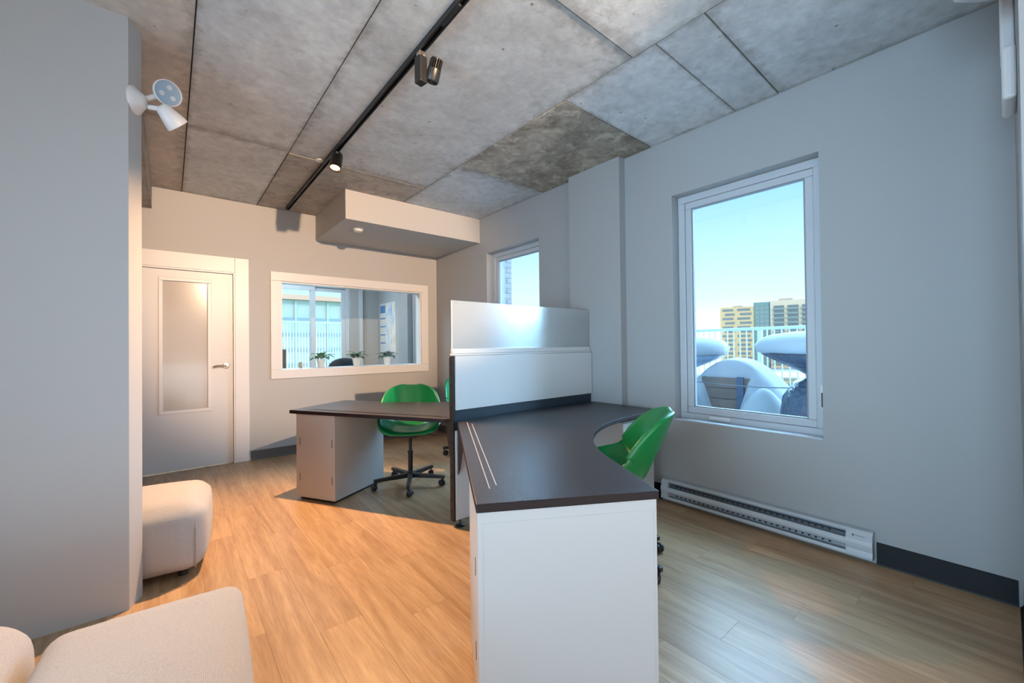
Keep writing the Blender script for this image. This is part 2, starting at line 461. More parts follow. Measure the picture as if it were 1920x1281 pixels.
# unseen block added above the ceiling to keep the terrace in shade
struct(MB().box(-9, XW, -9, Y2+0.2, ZC+0.26, 10.0).build('shade_block', mat('shade_block_brown', (0.30,0.27,0.25), 0.8, vary=0.15, vscale=8)))

# floor with planks
fl = struct(MB().box(-2.8, XR, -3.6, Y2, -0.20, -0.008).build('floor', WOOD))
PW, PL = 0.181, 1.22
plank_me = {}
def plank(x0, x1, y0, y1):
    w, l = round(x1-x0,4), round(y1-y0,4)
    key = (w, l)
    if key not in plank_me:
        o = MB().box(-w/2+0.0002, w/2-0.0002, -l/2+0.0002, l/2-0.0002, -0.007, 0.0).build('plank', WOOD, fl, bevel=0.0004, seg=1, local=True)
        plank_me[key] = o
    else:
        o = plank_me[key].copy(); COL.objects.link(o)
    o.location = ((x0+x1)/2, (y0+y1)/2, 0)
x = XR
row = 0
while x > -1.15:
    y = -0.9 - ((row*0.437*PL) % PL)
    while y < YB-0.005:
        y1 = min(y+PL, YB-0.001)
        if y1-y > 0.04 and y1 > -0.7 and not (x < -0.5 and y1 < 0.5):
            plank(max(x-PW,-1.2), x, y, y1)
        y += PL
    x -= PW; row += 1

# ceiling slab with the marks of its formwork panels
ce = struct(MB().box(-2.8, XR, -3.6, Y2, ZC+0.012, ZC+0.25).build('ceiling', JOINT))
def cpanel(x0, x1, y0, y1, m, dz=0.0):
    g = 0.0035
    MB().box(x0+g, x1-g, y0+g, y1-g, ZC-dz, ZC+0.013).build('panel', m, ce)
XA, XB_, XC_ = 0.10, 0.757, 2.005
cpanel(-1.5, XA, 3.70, YB, CONC_W); cpanel(-1.5, XA, 1.25, 3.70, CONC_W, 0.002); cpanel(-1.5, XA, -1.2, 1.25, CONC_W)
cpanel(XA, XB_, 3.735, YB, CONC, 0.001); cpanel(XA, XB_, 1.29, 3.735, CONC, 0.003); cpanel(XA, XB_, -1.2, 1.29, CONC)
cpanel(XB_, XC_, 3.765, YB, CONC_M, 0.003); cpanel(XB_, XC_, 1.32, 3.765, CONC, 0.0); cpanel(XB_, XC_, -1.2, 1.32, CONC, 0.002)
for y0, y1, m, dz in ((3.10,YB,CONC_B,0.002),(1.835,3.10,CONC_D,0.004),(1.18,1.835,CONC_B,0.001),(0.917,1.18,CONC_B,0.003),(-0.30,0.917,CONC_B,0.0)):
    cpanel(XC_, XR, y0, y1, m, dz)
cpanel(-2.8, -1.5, -3.6, YB, CONC_W); cpanel(-1.5, XR, -3.6, -1.2, CONC)
cpanel(-2.8, XR, YB+T, Y2, mat('office_ceiling', (0.6,0.6,0.6), 0.7))
# concrete beam along the left of the ceiling
struct(MB().box(-0.60, -0.131, 2.801, YB-0.001, 2.63, ZC-0.005).build('beam', CONC_M, bevel=0.006))
# boxed bulkhead in the far corner
struct(MB().box(1.373, XR-0.001, 4.262, YB-0.001, 2.545, ZC-0.005).build('bulkhead', PAINT))

# baseboards
def baseboard(name, pts, m, h=0.115, inward=(0,0)):
    """pts: start, end along the wall; inward: unit vector into the room"""
    a, c = Vector((*pts[0],0)), Vector((*pts[1],0)); n = Vector((*inward,0))
    prof = [(0.0,0.0),(0.016,0.0),(0.014,0.008),(0.006,0.020),(0.004,h-0.004),(0.0,h)]
    poly = [a + n*(p[0]+0.0008) + Vector((0,0,p[1])) for p in prof]
    struct(MB().extrude(poly, c-a).build(name, m))
baseboard('baseboard_right', ((XR,-0.02),(XR,0.480)), BASE_D, 0.12, (-1,0))
baseboard('baseboard_right', ((XR,1.775),(XR,2.094)), BASE_D, 0.12, (-1,0))
baseboard('baseboard_right', ((XR,2.675),(XR,5.35)), BASE_G, 0.10, (-1,0))
baseboard('baseboard_front', ((2.11,-0.040),(XR-0.02,-0.040)), BASE_D, 0.12, (0,1))
baseboard('baseboard_back', ((0.69,YB),(XR-0.02,YB)), BASE_G, 0.10, (0,-1))

# ------------------------------------------------------------------ windows
def wframe(b, x0, x1, y0, y1, z0, z1, w):
    b.box(x0,x1,y0,y1,z0,z0+w); b.box(x0,x1,y0,y1,z1-w,z1); b.box(x0,x1,y0,y0+w,z0+w,z1-w); b.box(x0,x1,y1-w,y1,z0+w,z1-w)
def right_window(name, W, handle=True):
    y0,y1,z0,z1 = W
    root = bpy.data.objects.new(name, None); COL.objects.link(root); root.location = (3.16,(y0+y1)/2,z0); struct(root)
    b = MB(); wframe(b, 3.125, 3.20, y0+0.001, y1-0.001, z0+0.001, z1-0.001, 0.052); b.build('frame', VINYL, root, bevel=0.004)
    b = MB(); wframe(b, 3.135, 3.185, y0+0.0535, y1-0.0535, z0+0.0535, z1-0.0535, 0.048); b.build('sash', VINYL, root, bevel=0.006)
    b = MB(); wframe(b, 3.146, 3.172, y0+0.102, y1-0.102, z0+0.102, z1-0.102, 0.008); b.build('gasket', mat('gasket', (0.25,0.27,0.3), 0.6), root)
    MB().box(3.156,3.162, y0+0.105, y1-0.105, z0+0.105, z1-0.105).build('pane', GLASS, root)
    # sill ledge
    MB().box(3.030, 3.124, y0+0.001, y1-0.001, z0+0.0005, z0+0.012).build('sill', VINYL, root, bevel=0.003)
    if handle:
        ym = y0 + (y1-y0)*0.68
        h = MB().box(3.110,3.134, ym-0.075, ym+0.075, z0+0.020, z0+0.048).build('crank_handle', WHITE, root, bevel=0.008)
        MB().cyl((3.112,ym-0.05,z0+0.040),(3.100,ym+0.055,z0+0.036),0.006,n=10).build('crank_arm', WHITE, h, smooth='angle')
        k = MB().box(3.112,3.126, y0+0.010, y0+0.030, z0+0.18, z0+0.33).build('latch', WHITE, root, bevel=0.004)
        MB().box(3.104,3.112, y0+0.016, y0+0.024, z0+0.19, z0+0.28).build('latch_lever', BLACKP, k, bevel=0.002)
    return root
right_window('window_1', W1)
right_window('window_2', W2)
right_window('window_5', W5, False)
# interior glazed opening in the back wall
root = bpy.data.objects.new('window_3', None); COL.objects.link(root); root.location = ((GX0+GX1)/2, YB, GZ0); struct(root)
cw = 0.103
for args in ((GX0-cw,GX1+cw,GZ1,GZ1+cw),(GX0-cw,GX1+cw,GZ0-cw,GZ0),(GX0-cw,GX0,GZ0,GZ1),(GX1,GX1+cw,GZ0,GZ1)):
    MB().box(args[0]+0.0003,args[1]-0.0003,YB-0.020,YB-0.0005,args[2]+0.0003,args[3]-0.0003).build('casing', WHITE, root, bevel=0.003)
b = MB()
b.box(GX0+0.0005,GX1-0.0005,YB-0.010,YB+T+0.16,GZ0-0.022,GZ0-0.0005+0.002)
b.build('ledge', WHITE, root, bevel=0.002)
MB().box(GX0+0.001,GX0+0.016,YB,YB+T,GZ0+0.003,GZ1-0.017).build('jamb', WHITE, root)
MB().box(GX1-0.016,GX1-0.001,YB,YB+T,GZ0+0.003,GZ1-0.017).build('jamb', WHITE, root)
MB().box(GX0+0.001,GX1-0.001,YB,YB+T,GZ1-0.016,GZ1-0.001).build('head', WHITE, root)
MB().box(GX0+0.017,GX1-0.017,YB+0.035,YB+0.041,GZ0+0.004,GZ1-0.017).build('pane', GLASS_IN, root)
# sliding window of the office
root = bpy.data.objects.new('window_4', None); COL.objects.link(root); root.location = ((OX0+OX1)/2, Y2, OZ0); struct(root)
def yframe(b, x0, x1, y0, y1, z0, z1, w):
    b.box(x0,x1,y0,y1,z0,z0+w); b.box(x0,x1,y0,y1,z1-w,z1); b.box(x0,x0+w,y0,y1,z0+w,z1-w); b.box(x1-w,x1,y0,y1,z0+w,z1-w)
b = MB(); yframe(b, OX0+0.001,OX1-0.001,Y2+0.04,Y2+0.12,OZ0+0.001,OZ1-0.001,0.06); b.build('frame', VINYL, root, bevel=0.004)
xm = 1.905
for x0, x1, yo in ((OX0+0.062, xm+0.04, 0.05),(xm-0.04, OX1-0.062, 0.085)):
    b = MB(); yframe(b, x0, x1, Y2+yo, Y2+yo+0.03, OZ0+0.062, OZ1-0.062, 0.07)
    s = b.build('sash', VINYL, root, bevel=0.004)
    MB().box(x0+0.068, x1-0.068, Y2+yo+0.012, Y2+yo+0.017, OZ0+0.13, OZ1-0.13).build('pane', GLASS, s)
b = MB(); b.box(2.67,2.73,Y2-0.05,Y2-0.001,0,ZC-0.001); struct(b.build('trim_1', VINYL))

# ------------------------------------------------------------------ door
root = bpy.data.objects.new('door_1', None); COL.objects.link(root); root.location = ((DX0+DX1)/2, YB, 0); struct(root)
MB().box(DX1,DX1+0.128,YB-0.022,YB-0.0005,0.001,DZ+0.16).build('casing', WHITE, root, bevel=0.003)
MB().box(DX0-0.128,DX0,YB-0.022,YB-0.0005,0.001,DZ+0.16).build('casing', WHITE, root, bevel=0.003)
MB().box(DX0+0.0005,DX1-0.0005,YB-0.022,YB-0.0005,DZ,DZ+0.16).build('casing', WHITE, root, bevel=0.003)
MB().box(DX1-0.014,DX1-0.0005,YB-0.02,YB+T-0.001,0.001,DZ-0.001).build('jamb', WHITE, root)
MB().box(DX0+0.0005,DX1-0.0145,YB-0.02,YB+T-0.001,DZ-0.016,DZ-0.001).build('jamb', WHITE, root)
ly0, ly1 = YB+0.012, YB+0.056
gx0,gx1,gz0,gz1 = -0.050,0.308,0.622,1.930
b = MB()
lx0, lx1, lz0, lz1 = DX0+0.006, DX1-0.018, 0.012, DZ-0.020
b.box(lx0,gx0,ly0,ly1,lz0,lz1); b.box(gx1,lx1,ly0,ly1,lz0,lz1); b.box(gx0,gx1,ly0,ly1,lz0,gz0); b.box(gx0,gx1,ly0,ly1,gz1,lz1)
leaf = b.build('door_leaf', DOORW, root)
b = MB(); fwid = 0.035
b.box(gx0-fwid,gx1+fwid,ly0-0.012,ly0,gz0-fwid,gz0); b.box(gx0-fwid,gx1+fwid,ly0-0.012,ly0,gz1,gz1+fwid)
b.box(gx0-fwid,gx0,ly0-0.012,ly0,gz0,gz1); b.box(gx1,gx1+fwid,ly0-0.012,ly0,gz0,gz1)
b.build('glazing_bead', WHITE, leaf, bevel=0.004)
FROST = mat('frosted_door_glass', (0.46,0.41,0.365), 0.16, spec=0.6, coat=0.3)
MB().box(gx0+0.001,gx1-0.001,ly0+0.012,ly0+0.020,gz0+0.001,gz1-0.001).build('pane', FROST, leaf)
hx, hz = 0.470, 1.055
b = MB(); b.lathe((hx,ly0,hz), [(0.033,0),(0.033,0.006),(0.028,0.012),(0.012,0.014),(0.011,0.045)], axis=(0,-1,0))
b.tube([(hx,ly0-0.045,hz),(hx-0.03,ly0-0.05,hz+0.002),(hx-0.07,ly0-0.048,hz+0.004),(hx-0.115,ly0-0.042,hz-0.006)],0.0095)
b.build('handle', CHROME, leaf, smooth='angle')

# ------------------------------------------------------------------ desks and divider
HUB_A = (1.505, 2.395); YC = 2.443
def worktop_poly():
    e = Vector((-0.5,-0.8660254)); n = Vector((0.8660254,-0.5))
    hub = Vector(HUB_A)
    p_end = hub + e*1.497
    q_end = p_end + n*0.637
    yi = 1.718
    t = (yi-q_end.y)/0.8660254
    corner = Vector((q_end.x+0.5*t, yi))
    R = 1.15; tl = R/math.tan(pi/3)
    s = corner + e*tl
    cen = s + n*R
    pts = [hub + Vector((0.05,0)), hub + e*0.045, p_end, q_end]
    for i in range(25):
        a = math.radians(150) + (math.radians(90)-math.radians(150))*i/24
        pts.append(cen + R*Vector((math.cos(a), math.sin(a))))
    pts += [Vector((2.93, yi)), Vector((2.93, HUB_A[1]))]
    return pts
POLY = worktop_poly()
def mir(pts):
    return [Vector((p.x, 2*YC-p.y)) for p in reversed(pts)]
def make_desk(poly, sgn, label):
    root = thing('corner_desk', (1.50, YC+sgn*0.05, 0.0), label, 'desk')
    top = MB().prism(poly, 0.700, 0.729).build('worktop', DESK, root, bevel=0.003)
    top.data.materials.append(EDGE)
    for p in top.data.polygons:
        if abs(p.normal.z) < 0.5: p.material_index = 1
    # cable slot along the outer edge: two raised pale lines
    ex = Vector((-0.5, 0.8660254*sgn)); nx = Vector((0.8660254, 0.5*sgn))
    h = Vector((HUB_A[0], YC+sgn*(YC-HUB_A[1])))
    for off, a0, a1 in ((0.060,0.05,1.36),(0.088,0.12,1.33)):
        s = h + ex*a0 + nx*off; e2 = h + ex*a1 + nx*off
        mid = (s+e2)/2; d = (e2-s)
        MB().obox((mid.x,mid.y,0.7295),(d.x,d.y,0),(nx.x,nx.y,0),(0,0,1),d.length,0.0035,0.002).build('groove', GROOVE if sgn<0 else EDGE, root)
    # tapered support bracket hanging at the hub
    y0 = YC+sgn*0.034
    pts = [(1.512,y0,0.700),(1.512,y0+sgn*0.085,0.700),(1.512,y0+sgn*0.075,0.62),(1.512,y0+sgn*0.022,0.40),(1.512,y0,0.36)]
    MB().extrude(pts,(0.006,0,0)).build('bracket', BROWN, root)
    # support cleats under the far end
    MB().box(2.50,2.90,YC+sgn*0.16-0.02,YC+sgn*0.16+0.02,0.672,0.6995).build('cleat', BLACK, root)
    return root
deskA = make_desk(POLY, -1, 'dark brown 120-degree corner desk with pale groove, in front of the frosted divider')
deskC = make_desk(mir(POLY), +1, 'dark brown corner desk behind the divider, facing the interior window')

dv = thing('desk_divider', (1.495, YC, 0), 'white panelled desk divider with frosted acrylic screen between the two desks', 'divider')
XE = 2.945
prof = [(-0.024,0.045),(0.024,0.045),(0.026,0.06)] 
zt = 1.172
pts = [(1.484,YC-0.024,0.05),(1.484,YC-0.018,0.04),(1.484,YC+0.018,0.04),(1.484,YC+0.024,0.05)]
for i in range(9):
    a = pi*i/8
    pts.append((1.484, YC+0.024*math.cos(a), zt-0.024+0.024*math.sin(a)))
MB().extrude(pts,(0.014,0,0)).build('post', BLACK, dv, bevel=0.002)
b = MB()
for k in range(14):
    z = 0.10+k*0.078
    b.box(1.4825,1.4842,YC-0.004,YC+0.004,z,z+0.022)
sl = b.build('slot', mat('slot_dark',(0.004,0.004,0.004),0.8), dv); sl['kind'] = 'stuff'
MB().box(1.499,XE,YC-0.018,YC+0.018,0.06,1.165).build('core', DARKPANEL, dv)
for s in (-1,1):
    y0, y1 = sorted((YC+s*0.0185, YC+s*0.033))
    MB().box(1.503,XE,y0,y1,0.800,1.172).build('upper_panel', PANELW, dv, bevel=0.003)
    MB().box(1.499,XE,y0,y1,0.052,0.660).build('lower_panel', PANELW, dv, bevel=0.003)
MB().box(1.492,XE,YC-0.026,YC+0.026,1.1735,1.186).build('top_cap', PANELW, dv, bevel=0.004)
MB().box(1.494,XE,YC-0.016,YC+0.016,1.1865,1.222).build('screen_rail', PANELW, dv, bevel=0.004)
ac = MB().box(1.494,XE,YC-0.005,YC+0.005,1.2225,1.556).build('acrylic_screen', ACRYL, dv, bevel=0.001, seg=1)
MB().box(1.4932,1.4942,YC-0.005,YC+0.005,1.2225,1.556).build('screen_edge', ACRYL_EDGE, ac)
MB().box(XE,XE+0.0012,YC-0.005,YC+0.005,1.2225,1.556).build('screen_edge', ACRYL_EDGE, ac)
for xx in (1.54, 2.88):
    f = MB(); f.lathe((xx,YC-0.012,0), [(0.034,0),(0.034,0.006),(0.010,0.012),(0.006,0.02),(0.006,0.052)])
    f.build('levelling_foot', BLACK, dv, smooth='angle')

# pedestals under the desk ends
def pedestal(name, label, c, ax, ay, sx, sy, h, fronts=None):
    """ax: unit across, ay: unit depth (2D) ; fronts: drawers on the -ay side"""
    root = thing(name, (c[0],c[1],0), label, 'cabinet', 'white desk pedestals')
    A = Vector((ax[0],ax[1],0)); B = Vector((ay[0],ay[1],0)); Z = Vector((0,0,1)); C = Vector((c[0],c[1],0))
    MB().obox(C+Z*0.012, A, B, Z, sx-0.05, sy-0.05, 0.024).build('plinth', BLACK, root)
    MB().obox(C+Z*(0.024+(h-0.024)/2), A, B, Z, sx, sy, h-0.024).build('carcass', LAMW, root, bevel=0.0015)
    return root, A, B, Z, C
# C: visible outer face 0.40 wide
e_c = Vector((-0.5, 0.8660254)); n_c = Vector((0.8660254, 0.5))
cC = Vector((0.785,3.752)) + Vector((0.008,-0.004)) - e_c*0.205 + n_c*0.305
ped, A, B, Z, C = pedestal('pedestal', 'white pedestal cabinet under the far desk end, near the door', cC, e_c, n_c, 0.40, 0.60, 0.698)
for t in (-0.172, 0.160):
    for z in (0.155, 0.445):
        MB().obox(C - B*0.3005 + A*t + Z*(z+0.03), A, B, Z, 0.0045, 0.002, 0.062).build('slot', BLACK, ped)
# A: end face 0.62 wide toward the camera
e_a = Vector((-0.5,-0.8660254)); n_a = Vector((0.8660254,-0.5))
pe = Vector(HUB_A) + e_a*1.497
cA = pe - e_a*0.208 + n_a*0.318
ped, A, B, Z, C = pedestal('pedestal', 'white pedestal cabinet with a wide plain end, under the near desk end', cA, e_a, n_a, 0.40, 0.626, 0.698)
LINE = mat('laminate_joint', (0.46,0.44,0.43), 0.6)
F = C + A*0.2002
MB().obox(F + Z*0.662, B, A, Z, 0.626, 0.0006, 0.0016).build('joint_line', LINE, ped)
for t in (-0.296, 0.300):
    MB().obox(F + B*t + Z*0.34, B, A, Z, 0.0014, 0.0006, 0.64).build('joint_line', LINE, ped)
for z in (0.155, 0.445):
    MB().obox(C - B*0.3135 + A*0.1 + Z*(z+0.03), A, B, Z, 0.0045, 0.002, 0.062).build('slot', BLACK, ped)
# drawer units under the wings along the divider
def drawer_unit(cx, y_front, sgn, label):
    root = thing('drawer_pedestal', (cx, y_front-sgn*0.29, 0), label, 'cabinet', 'white drawer pedestals')
    ya, yb = sorted((y_front, y_front-sgn*0.56))
    w = 0.40
    MB().box(cx-w/2+0.02,cx+w/2-0.02,ya+0.03,yb-0.03,0.0,0.03).build('plinth', BLACK, root)
    MB().box(cx-w/2,cx+w/2,ya,yb,0.03,0.668).build('carcass', LAMW, root, bevel=0.002)
    for z0, z1 in ((0.04,0.335),(0.341,0.500),(0.506,0.662)):
        yf = y_front+sgn*0.0005; y0, y1 = sorted((yf, yf+sgn*0.018))
        d = MB().box(cx-w/2+0.002,cx+w/2-0.002,y0,y1,z0,z1).build('drawer', LAMW, root, bevel=0.003)
        zz = z1-0.05
        yo = yf+sgn*0.018
        pts = [(cx-0.05,yo,zz),(cx-0.048,yo+sgn*0.022,zz-0.004),(cx,yo+sgn*0.028,zz-0.006),(cx+0.048,yo+sgn*0.022,zz-0.004),(cx+0.05,yo,zz)]
        MB().tube(pts,0.0045,8).build('handle', CHROME, d, smooth=True)
    return root
drawer_unit(2.72, 1.80, -1, 'white drawer pedestal with wire handles behind the near green chair')

# ------------------------------------------------------------------ green swivel chairs
def shell_grid():
    # centre profile (y forward, z) from front lip to the top of the back, with half width and wrap depth
    P = [(0.225,0.478,0.150,0.00),(0.235,0.497,0.205,0.015),(0.205,0.512,0.236,0.040),(0.13,0.508,0.256,0.075),(0.04,0.496,0.268,0.105),(-0.06,0.492,0.272,0.130),
         (-0.135,0.505,0.272,0.165),(-0.185,0.545,0.270,0.172),(-0.212,0.600,0.266,0.165),(-0.232,0.665,0.258,0.150),(-0.252,0.725,0.246,0.125),
         (-0.274,0.780,0.224,0.094),(-0.294,0.828,0.186,0.062),(-0.309,0.862,0.130,0.024),(-0.314,0.874,0.075,0.010)]
    cols = 15
    vs = []; m = len(P)
    for k,(y,z,w,c) in enumerate(P):
        a = P[max(k-1,0)]; d = P[min(k+1,m-1)]
        t = Vector((0,d[0]-a[0],d[1]-a[1])).normalized()
        n = Vector((0,-t.z,t.y))
        if n.z < -0.2: n = -n
        # normal points to the sitter: up over the seat, forward along the back
        n = Vector((0, abs(t.z) , abs(t.y))) if k > 2 else Vector((0,0,1))
        n.normalize()
        for j in range(cols):
            u = -1 + 2*j/(cols-1)
            vs.append(Vector((u*w, y, z)) + n*(c*abs(u)**2.4))
    fs = []
    for k in range(m-1):
        for j in range(cols-1):
            if k in (7,8) and 4 <= j <= 9: continue          # opening between seat and back
            fs.append((k*cols+j, k*cols+j+1, (k+1)*cols+j+1, (k+1)*cols+j))
    return vs, fs
def make_chair():
    root = thing('swivel_chair', (0,0,0), 'x', 'chair', 'green swivel chairs')
    vs, fs = shell_grid()
    sh = MB().add(vs, fs).build('seat_shell', GREEN, root, local=True, smooth=True)
    so = sh.modifiers.new('solid','SOLIDIFY'); so.thickness = 0.034; so.offset = 1.0
    ss = sh.modifiers.new('sub','SUBSURF'); ss.levels = 2; ss.render_levels = 2
    b = MB()
    b.cyl((0,0,0.26),(0,0,0.452),0.0135,n=16); b.cyl((0,0,0.09),(0,0,0.30),0.021,n=18); b.cyl((0,0,0.285),(0,0,0.305),0.024,n=18)
    b.build('gas_lift', BLACK, root, local=True, smooth='angle')
    b = MB(); b.box(-0.075,0.075,-0.10,0.07,0.432,0.458); b.build('seat_plate', BLACK, root, local=True, bevel=0.006)
    b = MB(); b.tube([(-0.03,-0.02,0.440),(-0.14,-0.02,0.436),(-0.20,-0.02,0.430)],0.005,8); b.box(-0.245,-0.195,-0.034,-0.006,0.426,0.436)
    b.build('lever', BLACK, root, local=True, bevel=0.002)
    b = MB(); b.lathe((0,0,0.062), [(0.030,0),(0.036,0.01),(0.036,0.040),(0.024,0.058)])
    b.build('hub', BLACK, root, local=True, smooth='angle')
    wheel = MB(); 
    for s in (-1,1):
        wheel.lathe((s*0.004,-0.016,0.026), [(0.004,0),(0.022,0.0),(0.026,0.004),(0.026,0.015),(0.021,0.019),(0.004,0.019)], n=18, axis=(s,0,0))
    wheel.cyl((-0.010,-0.016,0.026),(0.010,-0.016,0.026),0.006,n=10)
    wheel.cyl((0,0,0.030),(0,0,0.072),0.007,n=10); wheel.box(-0.005,0.005,-0.022,0.006,0.028,0.056)
    for k in range(5):
        a = 2*pi*k/5
        lg = MB()
        pts = [(-0.020,0.028,0.068),(0.020,0.028,0.068),(0.014,0.318,0.066),(-0.014,0.318,0.066),(-0.020,0.028,0.108),(0.020,0.028,0.108),(0.014,0.318,0.092),(-0.014,0.318,0.092)]
        lg.add(pts, [(0,3,2,1),(4,5,6,7),(0,1,5,4),(1,2,6,5),(2,3,7,6),(3,0,4,7)])
        if k == 0:
            l0 = lg.build('leg', BLACK, root, local=True, bevel=0.005)
            lo = l0
            c0 = wheel.build('caster', BLACKP, lo, local=True, smooth='angle')
            c0.location = (0,0.300,0)
            c0.rotation_euler = (0,0,0.5)
        else:
            lo = l0.copy(); COL.objects.link(lo); lo.parent = root
            cc = c0.copy(); COL.objects.link(cc); cc.parent = lo
            cc.rotation_euler = (0,0,0.5+k*1.3)
        lo.rotation_euler = (0,0,a)
    return root
chair = make_chair()
chair['label'] = 'green shell swivel chair tucked under the far desk, facing the camera'
chair.location = (1.664,3.445,0)
face1 = math.radians(-118)
chair.rotation_euler = (0,0,face1-pi/2)
def set_base(ch, world_angle):
    """turn the five-star base so that one leg points to world_angle"""
    rz = ch.rotation_euler[2]; k = 0
    for c in ch.children:
        if c.name.startswith('leg'):
            c.rotation_euler = (0,0, world_angle - rz - pi/2 + 2*pi*k/5); k += 1
set_base(chair, math.radians(24))
ch2 = copy_tree(chair); ch2['label'] = 'green shell swivel chair by the near desk, leaning back under the large window'
ch2.location = (1.955,1.465,0)
ch2.rotation_euler = (0,0,math.radians(127)-pi/2)
set_base(ch2, math.radians(267))
ch3 = copy_tree(chair); ch3['label'] = 'green shell swivel chair almost hidden behind the divider post'
ch3.location = (2.67,3.97,0)
ch3.rotation_euler = (0,0,math.radians(-100)-pi/2)
set_base(ch3, math.radians(222))

# ------------------------------------------------------------------ baseboard heater
ht = thing('baseboard_heater', (XR, 1.12, 0.02), 'long white electric baseboard heater on the wall under the large window', 'heater')
y0, y1 = 0.488, 1.757
def hext(prof, ya, yb):
    return MB().extrude([(XR-0.0015-p[0], ya, p[1]) for p in prof], (0,yb-ya,0))
hext([(0,0.028),(0.006,0.028),(0.006,0.172),(0,0.172)], y0, y1).build('back_plate', VINYL, ht)
hext([(0.006,0.172),(0.006,0.178),(0.040,0.176),(0.050,0.164),(0.046,0.162),(0.038,0.170)], y0, y1).build('top_hood', VINYL, ht)
hext([(0.044,0.074),(0.054,0.077),(0.062,0.088),(0.064,0.100),(0.060,0.114),(0.052,0.121),(0.049,0.118),(0.056,0.111),(0.059,0.099),(0.056,0.088),(0.044,0.080)], y0+0.03, y1-0.03).build('front_cover', VINYL, ht, smooth='angle')
hext([(0.006,0.028),(0.058,0.028),(0.062,0.034),(0.058,0.050),(0.053,0.050),(0.055,0.036),(0.006,0.034)], y0, y1).build('bottom_tray', VINYL, ht)
MB().box(XR-0.040,XR-0.010,y0+0.10,y1-0.06,0.070,0.140).build('heating_core', mat('heater_inside',(0.12,0.135,0.16),0.5,metal=0.3), ht)
b = MB()
k = y0+0.19
while k < y1-0.10:
    b.box(XR-0.0412,XR-0.0395,k,k+0.012,0.142-0.012,0.1405); b.box(XR-0.0425,XR-0.0395,k,k+0.012,0.062,0.070)
    k += 0.034
b.build('vent_slot', BLACK, ht)['kind'] = 'stuff'
for ya, yb in ((y0, y0+0.118),(y1-0.055,y1)):
    hext([(0.006,0.030),(0.060,0.030),(0.063,0.040),(0.060,0.060),(0.058,0.068),(0.064,0.088),(0.0655,0.106),(0.062,0.126),(0.055,0.134),(0.055,0.158),(0.042,0.174),(0.006,0.176)], ya, yb).build('end_cap', VINYL, ht, bevel=0.001)
yl = y0+0.085
lg = MB().cyl((XR-0.0575,yl,0.146),(XR-0.0560,yl,0.146),0.0058,n=16).build('logo_mark', mat('logo_grey',(0.10,0.11,0.13),0.5), ht)
MB().box(XR-0.0570,XR-0.0560,yl-0.052,yl-0.010,0.1445,0.1475).build('logo_mark', mat('logo_grey_2',(0.16,0.17,0.19),0.5), ht)

# ------------------------------------------------------------------ upholstered ottomans
def cushion(name, label, c, sx, sy, h, rz, r=0.085, bulge=0.02, seams=True):
    root = thing(name, (c[0],c[1],0), label, 'ottoman', 'beige fabric ottomans', rz)
    bm = bmesh.new()
    bmesh.ops.create_cube(bm, size=2.0)
    bmesh.ops.subdivide_edges(bm, edges=bm.edges, cuts=15, use_grid_fill=True)
    hz = (h-0.035)/2
    H3 = Vector((sx/2, sy/2, hz))
    for v in bm.verts:
        p = v.co
        # square-to-rounded-box
        q = Vector((p.x*H3.x, p.y*H3.y, p.z*H3.z))
        rr = Vector((r, r, r))
        inner = Vector((max(-H3.x+r,min(H3.x-r,q.x)), max(-H3.y+r,min(H3.y-r,q.y)), max(-H3.z+r*0.9,min(H3.z-r*0.9,q.z))))
        d = q-inner
        if d.length > 1e-6:
            d = d.normalized()
            # r along the direction (rounded)
            q = inner + Vector((d.x*r, d.y*r, d.z*r*0.9))
        bx = (1-min(1,abs(p.y))**2.0)*(1-min(1,abs(p.z))**2); by = (1-min(1,abs(p.x))**2)*(1-min(1,abs(p.z))**2); bz = (1-abs(p.x)**2)*(1-abs(p.y)**2)
        if abs(p.x) > 0.999: q.x += bulge*bx*p.x
        if abs(p.y) > 0.999: q.y += bulge*by*p.y
        if p.z > 0.999: q.z += bulge*1.4*bz
        v.co = q + Vector((0,0,0.035+hz))
    me = bpy.data.meshes.new('cushion'); bm.to_mesh(me); bm.free()
    me.materials.append(FABRIC)
    for p in me.polygons: p.use_smooth = True
    o = bpy.data.objects.new('cushion', me); COL.objects.link(o); o.parent = root
    # feet
    b = MB()
    for a in (-1,1):
        for d in (-1,1):
            b = MB().cyl((a*(sx/2-0.10),d*(sy/2-0.10),0.0),(a*(sx/2-0.10),d*(sy/2-0.10),0.040),0.022,n=14); b.build('foot', BLACKP, root, local=True)
    if seams:
        for a in (-1,1):
            yy = a*(sy/2-0.012+bulge*0.55)
            xs = sx/2 - 0.035
            MB().tube([(xs-0.01,yy-a*0.03,h-0.07),(xs,yy-a*0.006,h-0.13),(xs,yy-a*0.001,h*0.5),(xs,yy-a*0.006,0.10),(xs-0.005,yy-a*0.03,0.05)],0.0035,6).build('piping', SEAM, root, local=True, smooth=True)
            MB().tube([(xs,yy-a*0.006,h-0.130),(xs*0.5,yy+a*0.006,h-0.130),(0,yy+a*0.010,h-0.130),(-xs*0.5,yy+a*0.006,h-0.130),(-xs,yy-a*0.006,h-0.130)],0.0022,6).build('piping', SEAM, root, local=True, smooth=True)
    return root
ANG = math.radians(-13)
cushion('ottoman', 'beige fabric ottoman beyond the wall end, in front of the white door', (-0.120,3.135), 0.60, 0.58, 0.40, math.radians(-7))
cushion('ottoman', 'largest beige fabric ottoman, nearest the camera beside the wooden floor', (-0.066,1.41), 0.475, 0.80, 0.41, math.radians(-4), r=0.05, bulge=0.014)
cushion('ottoman', 'pale fabric ottoman at the lower left corner, beside the nearest ottoman', (-0.597,1.70), 0.55, 0.62, 0.435, 0.0, r=0.12, bulge=0.012, seams=False)

